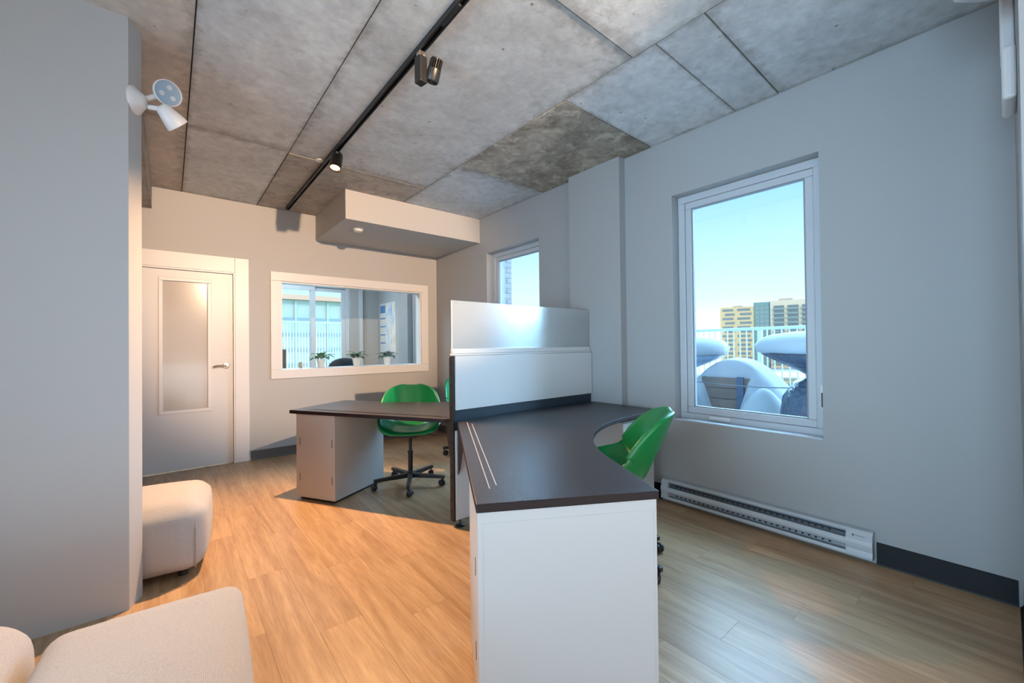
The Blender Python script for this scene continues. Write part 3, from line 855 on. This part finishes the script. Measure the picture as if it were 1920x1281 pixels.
# ------------------------------------------------------------------ ceiling fixtures
XT = 1.038
tr = thing('ceiling_track', (XT, 2.0, ZC-0.032), 'black lighting track running along the concrete ceiling', 'track')
b = MB(); b.box(XT-0.018,XT+0.018,-2.2,5.21,ZC-0.008,ZC-0.0045); b.box(XT-0.018,XT-0.011,-2.2,5.21,ZC-0.034,ZC-0.008); b.box(XT+0.011,XT+0.018,-2.2,5.21,ZC-0.034,ZC-0.008)
b.build('rail', BLACK, tr)
MB().box(XT-0.0035,XT+0.0035,-2.2,5.209,ZC-0.020,ZC-0.0085).build('conductor', mat('track_conductor',(0.05,0.04,0.035),0.35,metal=0.6), tr)
MB().box(XT-0.019,XT+0.019,5.2105,5.225,ZC-0.036,ZC-0.0045).build('end_cap', BLACK, tr)
MB().box(XT-0.0105,XT+0.0105,1.60,1.76,ZC-0.031,ZC-0.021).build('joiner', BLACKP, tr)
# lit spot
s1 = Vector((XT,3.45,ZC-0.034)); tgt = Vector((0.40,2.55,0)); 
sp = thing('track_spotlight', tuple(s1), 'lit black cylinder spotlight on the track, above the far desk', 'spotlight')
ctr = Vector((XT-0.002,3.44,2.735)); dr = (tgt-ctr).normalized()
MB().box(XT-0.010,XT+0.010,3.41,3.49,ZC-0.052,ZC-0.0345).build('adapter', CHROME, sp, bevel=0.002)
MB().cyl((XT,3.45,ZC-0.053),(XT,3.45,ZC-0.085),0.009,n=12).build('stem', BLACK, sp)
b = MB(); b.lathe(ctr, [(0.020,-0.082),(0.042,-0.078),(0.045,-0.07),(0.045,0.066),(0.040,0.068),(0.036,0.060),(0.030,0.040)], n=28, axis=dr)
b.build('lamp_body', mat('bronze_black',(0.045,0.034,0.026),0.35,metal=0.6), sp, smooth='angle')
MB().cyl(ctr+dr*0.052, ctr+dr*0.055, 0.0335, n=24).build('lens', LENS, sp)
add_light('track_spot_light', 'SPOT', tuple(ctr+dr*0.075), tuple(tgt), 560, WARM, spot_size=1.75, spot_blend=0.8, shadow_soft_size=0.03).parent = None
# unlit spot with gear box
yb = 1.985
sp = thing('track_spotlight', (XT,yb,ZC-0.034), 'dark box spotlight with finned head, unlit, nearest on the track', 'spotlight')
MB().box(XT-0.017,XT+0.017,yb-0.02,yb+0.02,ZC-0.060,ZC-0.0345).build('adapter', CHROME, sp, bevel=0.003)
q = math.radians(12)
ax = Vector((math.cos(q),math.sin(q),0)); ay = Vector((-math.sin(q),math.cos(q),0)); Z = Vector((0,0,1))
MB().obox((XT,yb,ZC-0.132), ax, ay, Z, 0.046, 0.052, 0.142).build('gear_box', BLACK, sp, bevel=0.004)
hc = Vector((XT+0.062,yb-0.030,ZC-0.128)); hd = Vector((-0.12,0.30,-0.95)).normalized()
b = MB(); b.lathe(hc, [(0.030,-0.012),(0.036,-0.008),(0.036,0.050),(0.032,0.055),(0.029,0.050),(0.020,0.030)], n=28, axis=hd)
hb = b.build('lamp_head', BLACK, sp, smooth='angle')
tx = hd.cross(Vector((1,0,0))).normalized(); ty = hd.cross(tx)
for k in range(18):
    a = 2*pi*k/18
    rd = tx*math.cos(a)+ty*math.sin(a); tg = hd.cross(rd)
    MB().obox(hc - hd*0.037 + rd*0.023, rd, tg, hd, 0.024, 0.003, 0.050).build('heat_fin', BLACK, hb)
MB().cyl(hc-hd*0.060, hc-hd*0.012, 0.012, n=14).build('fin_core', BLACK, hb)
MB().cyl((XT+0.020,yb-0.01,ZC-0.135), hc, 0.008, n=10).build('swivel_arm', BLACK, sp)
# rear spot that lights the far wall (behind the photographer)
sp = thing('track_spotlight', (XT,-1.24,ZC-0.034), 'lit spotlight on the track behind the camera, aimed at the far wall', 'spotlight')
MB().box(XT-0.010,XT+0.010,-1.28,-1.20,ZC-0.060,ZC-0.0345).build('adapter', BLACK, sp)
b = MB(); b.lathe((XT,-1.26,2.735), [(0.02,-0.11),(0.042,-0.10),(0.042,0.03),(0.036,0.028),(0.030,0.0)], n=24, axis=(0,1,-0.15))
b.build('lamp_body', BLACK, sp, smooth='angle')

# smoke detector on the bulkhead, small cover on the ceiling
sd = thing('smoke_detector', (1.60,4.55,2.544), 'small white smoke detector under the boxed bulkhead', 'smoke detector')
MB().lathe((1.60,4.55,2.5447), [(0.056,0),(0.056,0.010),(0.050,0.014)], axis=(0,0,-1), n=28).build('base', WHITE, sd, smooth='angle')
MB().lathe((1.60,4.55,2.5305), [(0.046,0),(0.044,0.014),(0.030,0.022),(0.0,0.024)], axis=(0,0,-1), n=28).build('dome', WHITE, sd, smooth='angle')
tag(MB().lathe((1.000,3.755,ZC-0.0005), [(0.038,0),(0.036,0.006),(0.012,0.010),(0.0,0.010)], axis=(0,0,-1), n=24).build('ceiling_cover', WHITE, smooth='angle'), 'small round white cover plate on the ceiling beside the track', 'cover plate')

# emergency light on the wall end
em = thing('emergency_light', (-0.130,2.75,2.47), 'white twin-head emergency light on the end of the left wall', 'emergency light')
b = MB(); b.lathe((-0.132,2.745,2.475), [(0.068,0),(0.066,0.008),(0.046,0.026),(0.030,0.044),(0.020,0.048)], axis=(0.925,-0.379,0), n=28)
b.build('base', WHITE, em, smooth='angle')
def head(c, d, arm, r, ln):
    c = Vector(c); d = Vector(d).normalized()
    h = MB(); h.lathe(c, [(r*0.35,-ln),(r*0.60,-ln*0.9),(r*0.92,-ln*0.25),(r,-0.006),(r,0.004),(r*0.93,0.006),(r*0.90,0.0)], axis=d, n=30)
    o = h.build('lamp_head', WHITE, em, smooth='angle')
    MB().cyl(c+d*0.0005, c+d*0.003, r*0.895, n=30).build('lens', mat('emergency_lens',(0.30,0.40,0.50),0.15), o)
    t = d.cross(Vector((0,0,1))).normalized(); s = d.cross(t)
    for k in range(3):
        a = 2*pi*k/3+0.4
        led = MB().cyl(c+d*0.003+(t*math.cos(a)+s*math.sin(a))*r*0.45, c+d*0.0055+(t*math.cos(a)+s*math.sin(a))*r*0.45, r*0.19, n=14)
        led.build('led', mat('led_pale',(0.55,0.58,0.60),0.3), o)
    MB().tube([Vector(arm), (Vector(arm)+c-d*ln*0.8)/2, c-d*ln*0.8], 0.012, 10).build('arm', WHITE, em, smooth=True)
head((-0.004,2.715,2.545), (0.34,-0.88,-0.25), (-0.085,2.735,2.495), 0.061, 0.05)
head((0.035,2.745,2.405), (0.62,0.30,-0.60), (-0.080,2.735,2.455), 0.052, 0.10)

# white air conditioner end and pipe cover at the top right
acu = thing('air_conditioner', (2.25,-0.04,2.50), 'white rounded wall unit touching the ceiling at the top right', 'air conditioner')
pts = [(2.12,-0.0395),(2.12,0.115),(2.22,0.118),(2.275,0.108),(2.33,0.065),(2.375,0.015),(2.395,-0.0395)]
MB().prism(pts, 2.508, 2.80).build('casing', WHITE, acu, bevel=0.012, seg=3)
MB().prism([(p[0]-0.03 if p[0]>2.13 else p[0]+0.03, min(p[1],0.095)) for p in pts], 2.498, 2.507).build('louvre', VINYL, acu)
pc = thing('pipe_cover', (2.62,-0.04,2.16), 'white vertical pipe cover with boxed lower end at the upper right edge', 'pipe cover')
MB().box(2.60,2.66,-0.0395,0.000,2.361,ZC-0.003).build('trunking', WHITE, pc, bevel=0.010, seg=3)
MB().box(2.44,2.665,-0.0395,-0.002,2.155,2.3605).build('junction_box', WHITE, pc, bevel=0.014, seg=3)

# ------------------------------------------------------------------ office behind the glass
ZL = GZ0+0.0018
def leaf_mesh():
    vs = []; 
    for i in range(7):
        t = i/6; w = 0.021*math.sin(pi*min(1,t*0.93+0.07))**0.8
        z = 0.012*math.sin(pi*t)-0.010*t*t
        vs += [(-w, t*0.062, z+0.003), (0, t*0.062, z), (w, t*0.062, z+0.003)]
    fs = []
    for i in range(6):
        fs += [(3*i,3*i+1,3*i+4,3*i+3),(3*i+1,3*i+2,3*i+5,3*i+4)]
    return vs, fs
def plant(x, y, label, lm, petals, seed, spread=1.0):
    rnd = random.Random(seed)
    root = thing('potted_violet', (x,y,ZL), label, 'plant', 'potted violets on the interior window ledge')
    MB().lathe((x,y,ZL), [(0.036,0),(0.040,0.02),(0.052,0.098),(0.054,0.105),(0.049,0.105),(0.046,0.092),(0.0,0.090)], n=24).build('pot', PORC, root, smooth='angle')
    MB().cyl((x,y,ZL+0.088),(x,y,ZL+0.095),0.045,n=18).build('soil', mat('soil',(0.03,0.022,0.016),0.9), root)
    vs, fs = leaf_mesh(); l0 = None
    for k in range(15):
        if l0 is None:
            o = MB().add(vs,fs).build('leaf', lm, root, local=True, smooth=True); l0 = o
        else:
            o = l0.copy(); COL.objects.link(o)
        a = k*2.4; rr = 0.012+0.030*(k/15)
        o.location = (rr*math.cos(a), rr*math.sin(a), 0.098+0.035*(1-k/15)+rnd.uniform(0,0.01))
        o.rotation_euler = (rnd.uniform(-0.35,0.5)+0.3*(1-k/15), 0, a-pi/2)
        s = spread*rnd.uniform(1.25,1.8); o.scale = (s,s,s)
    for k in range(petals):
        a = rnd.uniform(0,2*pi); rr = rnd.uniform(0.0,0.085)
        c = (x+rr*math.cos(a), y+rr*math.sin(a), ZL+0.162+rnd.uniform(-0.014,0.014))
        f = MB()
        for j in range(5):
            q = 2*pi*j/5
            f.lathe((c[0]+0.008*math.cos(q), c[1]+0.008*math.sin(q), c[2]), [(0.0,0),(0.007,0.001),(0.007,0.002),(0,0.003)], n=8, axis=(math.cos(q)*0.3,math.sin(q)*0.3,1))
        f.build('flower', PETAL if k%3 else PETAL2, root)
yp = YB+T+0.055
plant(1.475, yp, 'potted violet with pale green leaves, leftmost on the interior window ledge', LEAF2, 0, 1, 1.30)
plant(1.918, yp, 'potted violet with drooping dark leaves, middle of the interior window ledge', LEAF, 3, 2, 1.15)
plant(2.345, yp, 'potted violet with purple flowers, rightmost on the interior window ledge', LEAF, 26, 3, 1.15)
cn = thing('drink_can', (1.245,yp+0.02,ZL), 'small tan can standing on the interior window ledge beside the violets', 'can')
MB().lathe((1.245,yp+0.02,ZL), [(0.017,0),(0.020,0.006),(0.020,0.062),(0.016,0.070)], n=20).build('body', mat('tan_can',(0.38,0.27,0.18),0.4), cn, smooth='angle')
MB().lathe((1.245,yp+0.02,ZL+0.0705), [(0.016,0),(0.015,0.003)], n=20).build('lid', CHROME, cn, smooth='angle')
# desk with monitor, dark office chair, wall calendar
od = thing('office_desk', (1.0,6.6,0), 'plain white desk in the office behind the glass', 'desk')
MB().box(0.35,1.45,6.25,6.95,0.70,0.73).build('desktop', LAMW, od, bevel=0.003)
for xx in (0.40,1.40):
    for yy in (6.30,6.90):
        MB().box(xx-0.02,xx+0.02,yy-0.02,yy+0.02,0,0.6995).build('leg', BLACK, od)
mo = thing('monitor', (1.19,6.5,0.731), 'dark computer monitor seen edge-on at the left of the interior window', 'monitor')
MB().box(1.09,1.33,6.42,6.60,0.7305,0.742).build('base', BLACKP, mo, bevel=0.003)
MB().box(1.190,1.212,6.50,6.53,0.7425,0.95).build('stand', BLACKP, mo)
MB().obox((1.228,6.49,1.07), (0.12,1,0), (1,-0.12,0), (0,0,1), 0.46, 0.03, 0.30).build('screen', BLACKP, mo, bevel=0.004)
MB().obox((1.2445,6.488,1.07), (0.12,1,0), (1,-0.12,0), (0,0,1), 0.44, 0.002, 0.28).build('display', mat('display_grey',(0.30,0.34,0.38),0.2), mo)
oc = thing('office_chair', (1.98,6.35,0), 'dark office chair whose backrest shows behind the violets', 'chair')
def rounded_back():
    pts = []
    for i in range(13):
        a = pi*i/12
        pts.append((1.98+0.235*math.cos(a), 6.22, 0.90+0.185*math.sin(a)**0.8))
    pts += [(1.77,6.22,0.62),(2.19,6.22,0.62)]
    return pts
NAVY = mat('dark_blue_fabric', (0.03,0.045,0.065), 0.8)
MB().extrude(rounded_back(),(0,0.05,0)).build('backrest', NAVY, oc, bevel=0.015, seg=3)
MB().box(1.75,2.21,6.24,6.70,0.44,0.51).build('seat', NAVY, oc, bevel=0.03, seg=3)
MB().cyl((1.98,6.47,0.06),(1.98,6.47,0.4395),0.025).build('stem', BLACK, oc)
MB().box(1.95,2.01,6.205,6.235,0.40,0.64).build('back_bar', BLACK, oc)
MB().box(1.95,2.01,6.236,6.50,0.40,0.4395).build('seat_bar', BLACK, oc)
for k in range(5):
    a = 2*pi*k/5+0.3; d = Vector((math.cos(a),math.sin(a),0))
    MB().obox(Vector((1.98,6.47,0.065))+d*0.15, d, Vector((-d.y,d.x,0)), Vector((0,0,1)), 0.29, 0.035, 0.03).build('leg', BLACK, oc)
    MB().cyl(Vector((1.98,6.47,0.025))+d*0.28+Vector((-d.y,d.x,0))*0.02, Vector((1.98,6.47,0.025))+d*0.28-Vector((-d.y,d.x,0))*0.02, 0.025, n=14).build('caster', BLACKP, oc)
po = thing('wall_calendar', (XR,7.14,1.10), 'tall pale wall calendar with painted picture in the office behind the glass', 'calendar')
MB().box(XR-0.006,XR-0.001,6.81,7.49,1.10,2.035).build('sheet', mat('calendar_paper',(0.62,0.62,0.60),0.7), po)
def artwork():
    m, nt, bb = new_mat('painted_picture')
    L = nt.links.new; N = nt.nodes.new
    tc = N('ShaderNodeTexCoord'); mp = N('ShaderNodeMapping'); mp.inputs['Scale'].default_value = (1,5,1.6); L(tc.outputs['Object'], mp.inputs[0])
    n = N('ShaderNodeTexNoise'); n.inputs['Scale'].default_value = 2.2; n.inputs['Detail'].default_value = 3; n.inputs['Distortion'].default_value = 0.8; L(mp.outputs[0], n.inputs['Vector'])
    r = N('ShaderNodeValToRGB'); L(n.outputs['Fac'], r.inputs[0]); r.color_ramp.elements[0].color = (0.30,0.42,0.60,1); r.color_ramp.elements[0].position = 0.35
    r.color_ramp.elements[1].color = (0.70,0.52,0.26,1); r.color_ramp.elements[1].position = 0.66
    e = r.color_ramp.elements.new(0.5); e.color = (0.72,0.70,0.66,1)
    L(r.outputs[0], bb.inputs['Base Color']); bb.inputs['Roughness'].default_value = 0.7
    return m
MB().box(XR-0.0075,XR-0.0062,6.83,7.22,1.18,2.02).build('picture', artwork(), po)
BLUEP = mat('calendar_blue',(0.10,0.22,0.45),0.7)
MB().box(XR-0.0075,XR-0.0062,7.24,7.47,1.86,2.00).build('heading', BLUEP, po)
for z in (1.30,1.45,1.60,1.75):
    MB().box(XR-0.0075,XR-0.0062,7.24,7.47,z,z+0.022).build('date_row', BLUEP, po)

# ------------------------------------------------------------------ terrace and view
def hfield(name, x0, x1, y0, y1, nx, ny, fn, m):
    vs = []; fs = []
    for i in range(nx+1):
        for j in range(ny+1):
            xx = x0+(x1-x0)*i/nx; yy = y0+(y1-y0)*j/ny
            vs.append((xx,yy,fn(xx,yy)))
    for i in range(nx):
        for j in range(ny):
            a = i*(ny+1)+j
            fs.append((a,a+ny+1,a+ny+2,a+1))
    return MB().add(vs,fs).build(name, m, smooth=True)
def g(x, y, cx, cy, s, sy=None):
    sy = sy or s
    return math.exp(-((x-cx)/s)**2-((y-cy)/sy)**2)
def sstep(a, b, t):
    t = max(0.0, min(1.0, (t-a)/(b-a))); return t*t*(3-2*t)
def snow_h(x, y):
    h = 0.16 + 0.03*math.sin(x*1.7+y*0.9) + 0.025*math.sin(y*2.3-x) + 0.10*max(0,min(1,(x-6.2)/1.2))
    hill = 0.86*math.exp(-((x-6.25)/0.46)**4-abs((y-2.45)/0.72)**2.4)
    # wind-scoured hollow in front of the planter boards
    hole = math.exp(-((y-2.53)/0.27)**4)
    cut = 1 - hole*(1-sstep(5.99, 6.06, x))
    front = 0.52*g(x,y,5.85,1.98,0.26,0.30) + 0.40*g(x,y,5.80,2.98,0.24,0.24) + 0.10*g(x,y,5.72,2.5,0.2,0.5)
    return h + max(hill*cut, front*(0.35+0.65*cut))
so = hfield('terrace_snow', XW+0.005, 8.7, -1.5, 7.4, 150, 210, snow_h, SNOW); so['kind'] = 'structure'
struct(MB().box(XW+0.005, 8.9, -1.5, 7.4, -0.35, 0.0).build('terrace_slab', mat('terrace_concrete',(0.4,0.4,0.4),0.8)))
# railing across the terrace edge
RA = Vector((8.15,4.6,0)); RB = Vector((7.75,0.4,0))
rd = (RB-RA).normalized(); rn = Vector((-rd.y,rd.x,0)); rl = (RB-RA).length
RAILM = mat('railing_paint',(0.58,0.66,0.76),0.4)
rg = thing('terrace_railing', tuple(RA), 'pale metal railing with thin balusters at the edge of the snowy terrace', 'railing')
mid = (RA+RB)/2
ztop = 1.49
MB().obox(mid+Vector((0,0,ztop)), rd, rn, (0,0,1), rl, 0.06, 0.05).build('top_rail', RAILM, rg, bevel=0.01)
MB().obox(mid+Vector((0,0,0.44)), rd, rn, (0,0,1), rl, 0.03, 0.03).build('bottom_rail', RAILM, rg)
b0 = None
nb = int(rl/0.115)
for k in range(nb+1):
    p = RA + rd*(k*0.115)
    post = k % 12 == 4
    if post:
        MB().obox(p+Vector((0,0,0.735)), rd, rn, (0,0,1), 0.07, 0.05, 1.46).build('post', RAILM, rg)
    else:
        if b0 is None:
            b0 = MB().obox((0,0,0.96), rd, rn, (0,0,1), 0.016, 0.016, 1.01).build('baluster', RAILM, rg, local=True); o = b0
        else:
            o = b0.copy(); COL.objects.link(o)
        o.location = p-RA
# wrapped shrubs with snow caps
def wrapped(x, y, r, zb, zn, zt, m, label, low=0.62, squash=1.0, cap=0.16):
    rnd = random.Random(int(x*100))
    root = thing('wrapped_shrub', (x,y,0.1), label, 'plant', 'snow-capped wrapped shrubs on the terrace')
    def ring(prof, wob, nn=48):
        vs = []; ph = [rnd.uniform(0,6) for _ in range(4)]
        for rr, zz in prof:
            for i in range(nn):
                a = 2*pi*i/nn
                k = 1 + wob*(math.sin(5*a+ph[0])+0.7*math.sin(9*a+ph[1]+zz*6)+0.5*math.sin(14*a+ph[2]))
                vs.append((x+rr*k*math.cos(a), y+rr*k*math.sin(a), zz))
        fs = []
        for q in range(len(prof)-1):
            for i in range(nn):
                j = (i+1)%nn
                fs.append((q*nn+i,q*nn+j,(q+1)*nn+j,(q+1)*nn+i))
        fs.append(tuple(range(nn-1,-1,-1))); fs.append(tuple(range((len(prof)-1)*nn,len(prof)*nn)))
        return vs, fs
    lowp = [(r*low*0.95,zb),(r*low*1.02,zb+(zn-zb)*0.35),(r*low*0.92,zb+(zn-zb)*0.65),(r*low*0.60,zb+(zn-zb)*0.90),(r*0.16,zn)]
    MB().add(*ring(lowp,0.035)).build('lower_wrap', m, root, smooth=True)
    upp = [(r*0.14,zn-0.004),(r*0.30,zn+(zt-zn)*0.22),(r*0.62,zn+(zt-zn)*0.55),(r*0.97,zn+(zt-zn)*0.97),(r*0.9,zt)]
    MB().add(*ring(upp,0.020)).build('upper_wrap', m, root, smooth=True)
    capp = [(r*0.88,zt-0.015),(r*1.02,zt+0.02),(r*1.05,zt+cap*0.45),(r*0.95,zt+cap*0.78),(r*0.7,zt+cap*1.0),(r*0.35,zt+cap*1.10),(r*0.02,zt+cap*1.13)]
    MB().add(*ring(capp,0.012)).build('snow_cap', SNOW, root, smooth=True)
    MB().lathe((x,y,zn-0.012), [(r*0.17,0),(r*0.19,0.008),(r*0.17,0.018)], n=16).build('tie', mat('tie_cord',(0.5,0.55,0.62),0.6), root)
    return root
wrapped(5.55,1.36,0.56,0.15,0.865,1.12,TARP,'shrub wrapped in dark plastic under a snow cap, right side of the large window',0.62,cap=0.22)
wrapped(6.35,3.33,0.64,0.15,0.80,1.06,TARP2,'shrub in pale blue wrap under a snow cap, left side of the large window',0.50,cap=0.26)
# wooden planter, half buried
pl = thing('wooden_planter', (6.05,2.45,0.1), 'brown plank planter box half buried in snow on the terrace', 'planter')
PLW = mat('planter_wood',(0.16,0.12,0.10),0.7,vary=0.25,vscale=6)
for k in range(4):
    MB().box(5.98,6.02,2.17,2.86,0.16+k*0.150,0.305+k*0.150).build('plank', PLW, pl, bevel=0.006)
MB().box(5.955,5.979,2.28,2.37,0.14,0.775).build('corner_post', mat('planter_post',(0.06,0.09,0.15),0.6), pl, bevel=0.004)
MB().box(6.021,6.55,2.17,2.21,0.16,0.76).build('side_board', PLW, pl)
MB().box(6.021,6.55,2.82,2.86,0.16,0.76).build('side_board', PLW, pl)
cd = MB().tube([(5.80,2.98,0.70),(5.75,2.7,0.690),(5.72,2.4,0.680),(5.70,2.0,0.680),(5.66,1.62,0.70)],0.006,6).build('hanging_cord', mat('cord_dark',(0.12,0.14,0.17),0.7))
tag(cd, 'thin dark cord strung between the two wrapped shrubs above the planter', 'cord')
# brick return of the facade seen at the edge of the far window
bw = MB().box(XW+0.001, XW+0.53, 4.62, 4.85, 0.0, 4.2).build('trim_2', mat('pale_brick_base',(0.42,0.40,0.40),0.8))
struct(bw)
BR = mat('pale_brick',(0.34,0.30,0.29),0.8,vary=0.12,vscale=30)
bricks = {}
for k in range(36):
    spans = ((0.03,0.23),(0.23,0.43),(0.43,0.53)) if k%2 else ((0.03,0.13),(0.13,0.33),(0.33,0.53))
    for a, c in spans:
        w = round(c-a,2)
        if w not in bricks:
            bricks[w] = MB().box(-w/2+0.005,w/2-0.005,-0.008,0,-0.032,0.032).build('brick', BR, bw, local=True, bevel=0.003, seg=1); o = bricks[w]
        else:
            o = bricks[w].copy(); COL.objects.link(o)
        o.location = (XW+(a+c)/2, 4.6195, 0.90+k*0.075)

# ground far below, buildings across
struct(MB().box(-400,700,-400,700,-16.2,-16.0).build('ground', mat('snowy_ground',(0.55,0.58,0.58),0.9)))
def ray(u, v):
    return fw + r2*((u-960)/FPX) - u2*((v-640.5)/FPX)
def at_depth(u, v, d):
    return Vector((0,0,H)) + ray(u,v)*d
pA = at_depth(1351,640,300); pB = at_depth(1580,640,262)
dx = Vector((pB.x-pA.x,pB.y-pA.y,0)); LEN = dx.length; dx.normalize(); dn = Vector((dx.y,-dx.x,0))
if dn.dot(Vector((pA.x,pA.y,0))) > 0: dn = -dn           # towards us
OCHRE = mat('ochre_cladding',(0.56,0.43,0.23),0.8); CREAM = mat('cream_cladding',(0.58,0.50,0.38),0.8); TEAL = mat('teal_glass',(0.16,0.26,0.26),0.15); WIN = mat('far_window',(0.16,0.20,0.22),0.2)
BALC = mat('balcony_glass',(0.20,0.28,0.28),0.3); SLAB = mat('balcony_slab',(0.46,0.42,0.36),0.8)
ab = thing('apartment_building', (pA.x,pA.y,-16), 'long ochre apartment block with rows of windows and balconies beyond the railing', 'building')
def bbox(t0, t1, out, depth, z0, z1):
    c = Vector((pA.x,pA.y,0)) + dx*(t0+t1)/2 + dn*(out-depth/2) + Vector((0,0,(z0+z1)/2))
    return MB().obox(c, dx, dn, (0,0,1), t1-t0, depth, z1-z0)
Tw = [(0,21,0.0,27.0,OCHRE,'wall'),(21,31,-1.5,29.5,TEAL,'glass_bay'),(31,57,0.0,30.0,CREAM,'wall'),(57,71,1.0,30.5,OCHRE,'wall'),(71,LEN,0.0,33.0,CREAM,'wall')]
for t0,t1,out,top,m,nm in Tw:
    bbox(t0,t1,out,16,-16,top).build(nm, m, ab)
rnd = random.Random(3)
wp = {}
def far_piece(name, m, t0, t1, out, z0, z1, depth=0.3):
    key = (name, round(t1-t0,2), round(z1-z0,2))
    c = Vector((pA.x,pA.y,0)) + dx*(t0+t1)/2 + dn*(out) + Vector((0,0,(z0+z1)/2)) - Vector(ab.location)
    if key not in wp:
        wp[key] = MB().obox((0,0,0), dx, dn, (0,0,1), t1-t0, depth, z1-z0).build(name, m, ab, local=True); o = wp[key]
    else:
        o = wp[key].copy(); COL.objects.link(o)
    o.location = c
for f in range(13):
    z = 24.3 - f*3.1
    sh = (f % 2)*2.0
    for t0, t1 in ((1.5,8.5),(11,19)):
        far_piece('window', WIN, t0+sh*0.8, t1+sh*0.4, 0.05, z-0.3, z+1.3)
    for t0 in (22,25,28):
        far_piece('window', BALC, t0, t0+2.2, -1.45, z+0.2, z+2.0)
    for t0, t1 in ((33,39),(41,47),(49,55)):
        far_piece('window', WIN, t0, t1, 0.05, z+0.4, z+2.2)
        far_piece('balcony', BALC, t0-0.3, t1+0.3, 0.9, z-0.5, z+0.4, 1.6)
    for t0, t1 in ((59,62),(66,69)):
        far_piece('window', WIN, t0, t1, 1.05, z+0.5, z+2.3)
    far_piece('balcony', SLAB, 73, LEN-3, 0.9, z+1.6, z+2.0, 1.8)
    far_piece('window', WIN, 73.5, LEN-3.5, 0.05, z-0.1, z+1.4)
bbox(8,14,-4,6,27,28.2).build('roof_plant', SLAB, ab); bbox(36,44,-4,6,30,31.5).build('roof_plant', SLAB, ab)
# lower snowy building in front of it
lb = thing('low_building', (at_depth(1450,705,110).x, at_depth(1450,705,110).y, -16), 'low snow-roofed building with a dark window band beyond the railing', 'building')
c = at_depth(1470,712,112)
MB().obox((c.x,c.y,-12.0), dx, dn, (0,0,1), 60, 20, 8.0-0.02).build('wall', SLAB, lb)
MB().obox((c.x,c.y,-7.75), dx, dn, (0,0,1), 61, 21, 0.5).build('roof', SNOW, lb)
for k in range(6):
    p = Vector((c.x,c.y,-10.2)) + dx*(-25+k*10) + dn*10.03
    MB().obox(p, dx, dn, (0,0,1), 8.4, 0.1, 2.4).build('window', WIN, lb)

# view through the office: lawn, picket railing, glazed building
struct(MB().box(-6, 8, Y2+0.22, 9.9, -0.35, 0.28).build('balcony', mat('balcony_pale',(0.6,0.62,0.64),0.8)))
pr = thing('picket_railing', (1.5,9.8,0.28), 'white picket railing outside the office window', 'railing')
WP = mat('white_picket',(0.80,0.82,0.84),0.5)
MB().box(-1.0,6.0,9.78,9.84,1.78,1.82).build('top_rail', WP, pr)
MB().box(-1.0,6.0,9.78,9.84,0.32,0.36).build('bottom_rail', WP, pr)
p0 = None
k = 0.6
while k < 4.6:
    if p0 is None:
        p0 = MB().box(-0.011,0.011,-0.010,0.010,0.082,1.498).build('picket', WP, pr, local=True); o = p0
    else:
        o = p0.copy(); COL.objects.link(o)
    o.location = (k-1.5, 0.01, 0)
    k += 0.058
for yy, z, m, nm in ((34,-6.5,'hedge','dark'),(52,-8.0,'hedge','dark'),(78,-9.5,'hedge','dark')):
    pass
LAWN = mat('pale_lawn',(0.34,0.42,0.20),0.9,vary=0.25,vscale=0.3)
struct(MB().box(-60,140,20,150,-15.9,-15.6).build('lawn', LAWN))
HEDGE = mat('grey_hedge',(0.13,0.16,0.17),0.9,vary=0.3,vscale=1.0)
for yy, hgt, lb_ in ((46,2.2,'nearest'),(62,2.6,'middle'),(86,3.0,'farthest')):
    o = MB()
    rr = random.Random(yy)
    xx = -30
    while xx < 62:
        w = rr.uniform(5,9)
        o.box(xx,xx+w,yy,yy+2.5,-15.7,-15.6+hgt*rr.uniform(0.7,1.1)); xx += w*0.98
    tag(o.build('hedge', HEDGE, bevel=0.3), {'nearest':'clipped grey hedge row on the lawn, nearest the picket railing','middle':'clipped grey hedge row across the middle of the lawn','farthest':'clipped grey hedge row at the foot of the glazed building'}[lb_], 'hedge')
gb = thing('glazed_building', (30,150,-15.7), 'long pale glazed building with a reddish roof edge beyond the lawn', 'building')
MB().box(-60,170,150,170,-15.6,17.0).build('wall', mat('curtain_wall',(0.42,0.47,0.46),0.3), gb)
MB().box(-62,172,148,172,17.05,18.6).build('roof_edge', mat('reddish_fascia',(0.62,0.34,0.24),0.7), gb)
m0 = None
for k in range(46):
    if m0 is None:
        m0 = MB().box(-0.25,0.25,-0.4,0,0,32.5).build('mullion', mat('pale_mullion',(0.48,0.55,0.56),0.5), gb, local=True); o = m0
    else:
        o = m0.copy(); COL.objects.link(o)
    o.location = (-88+k*5, 0, 0.1)
for z in (-10,-5,0,5,10):
    MB().box(-60,170,149.7,150,z,z+1.2).build('spandrel', mat('spandrel_blue',(0.24,0.31,0.34),0.4), gb)
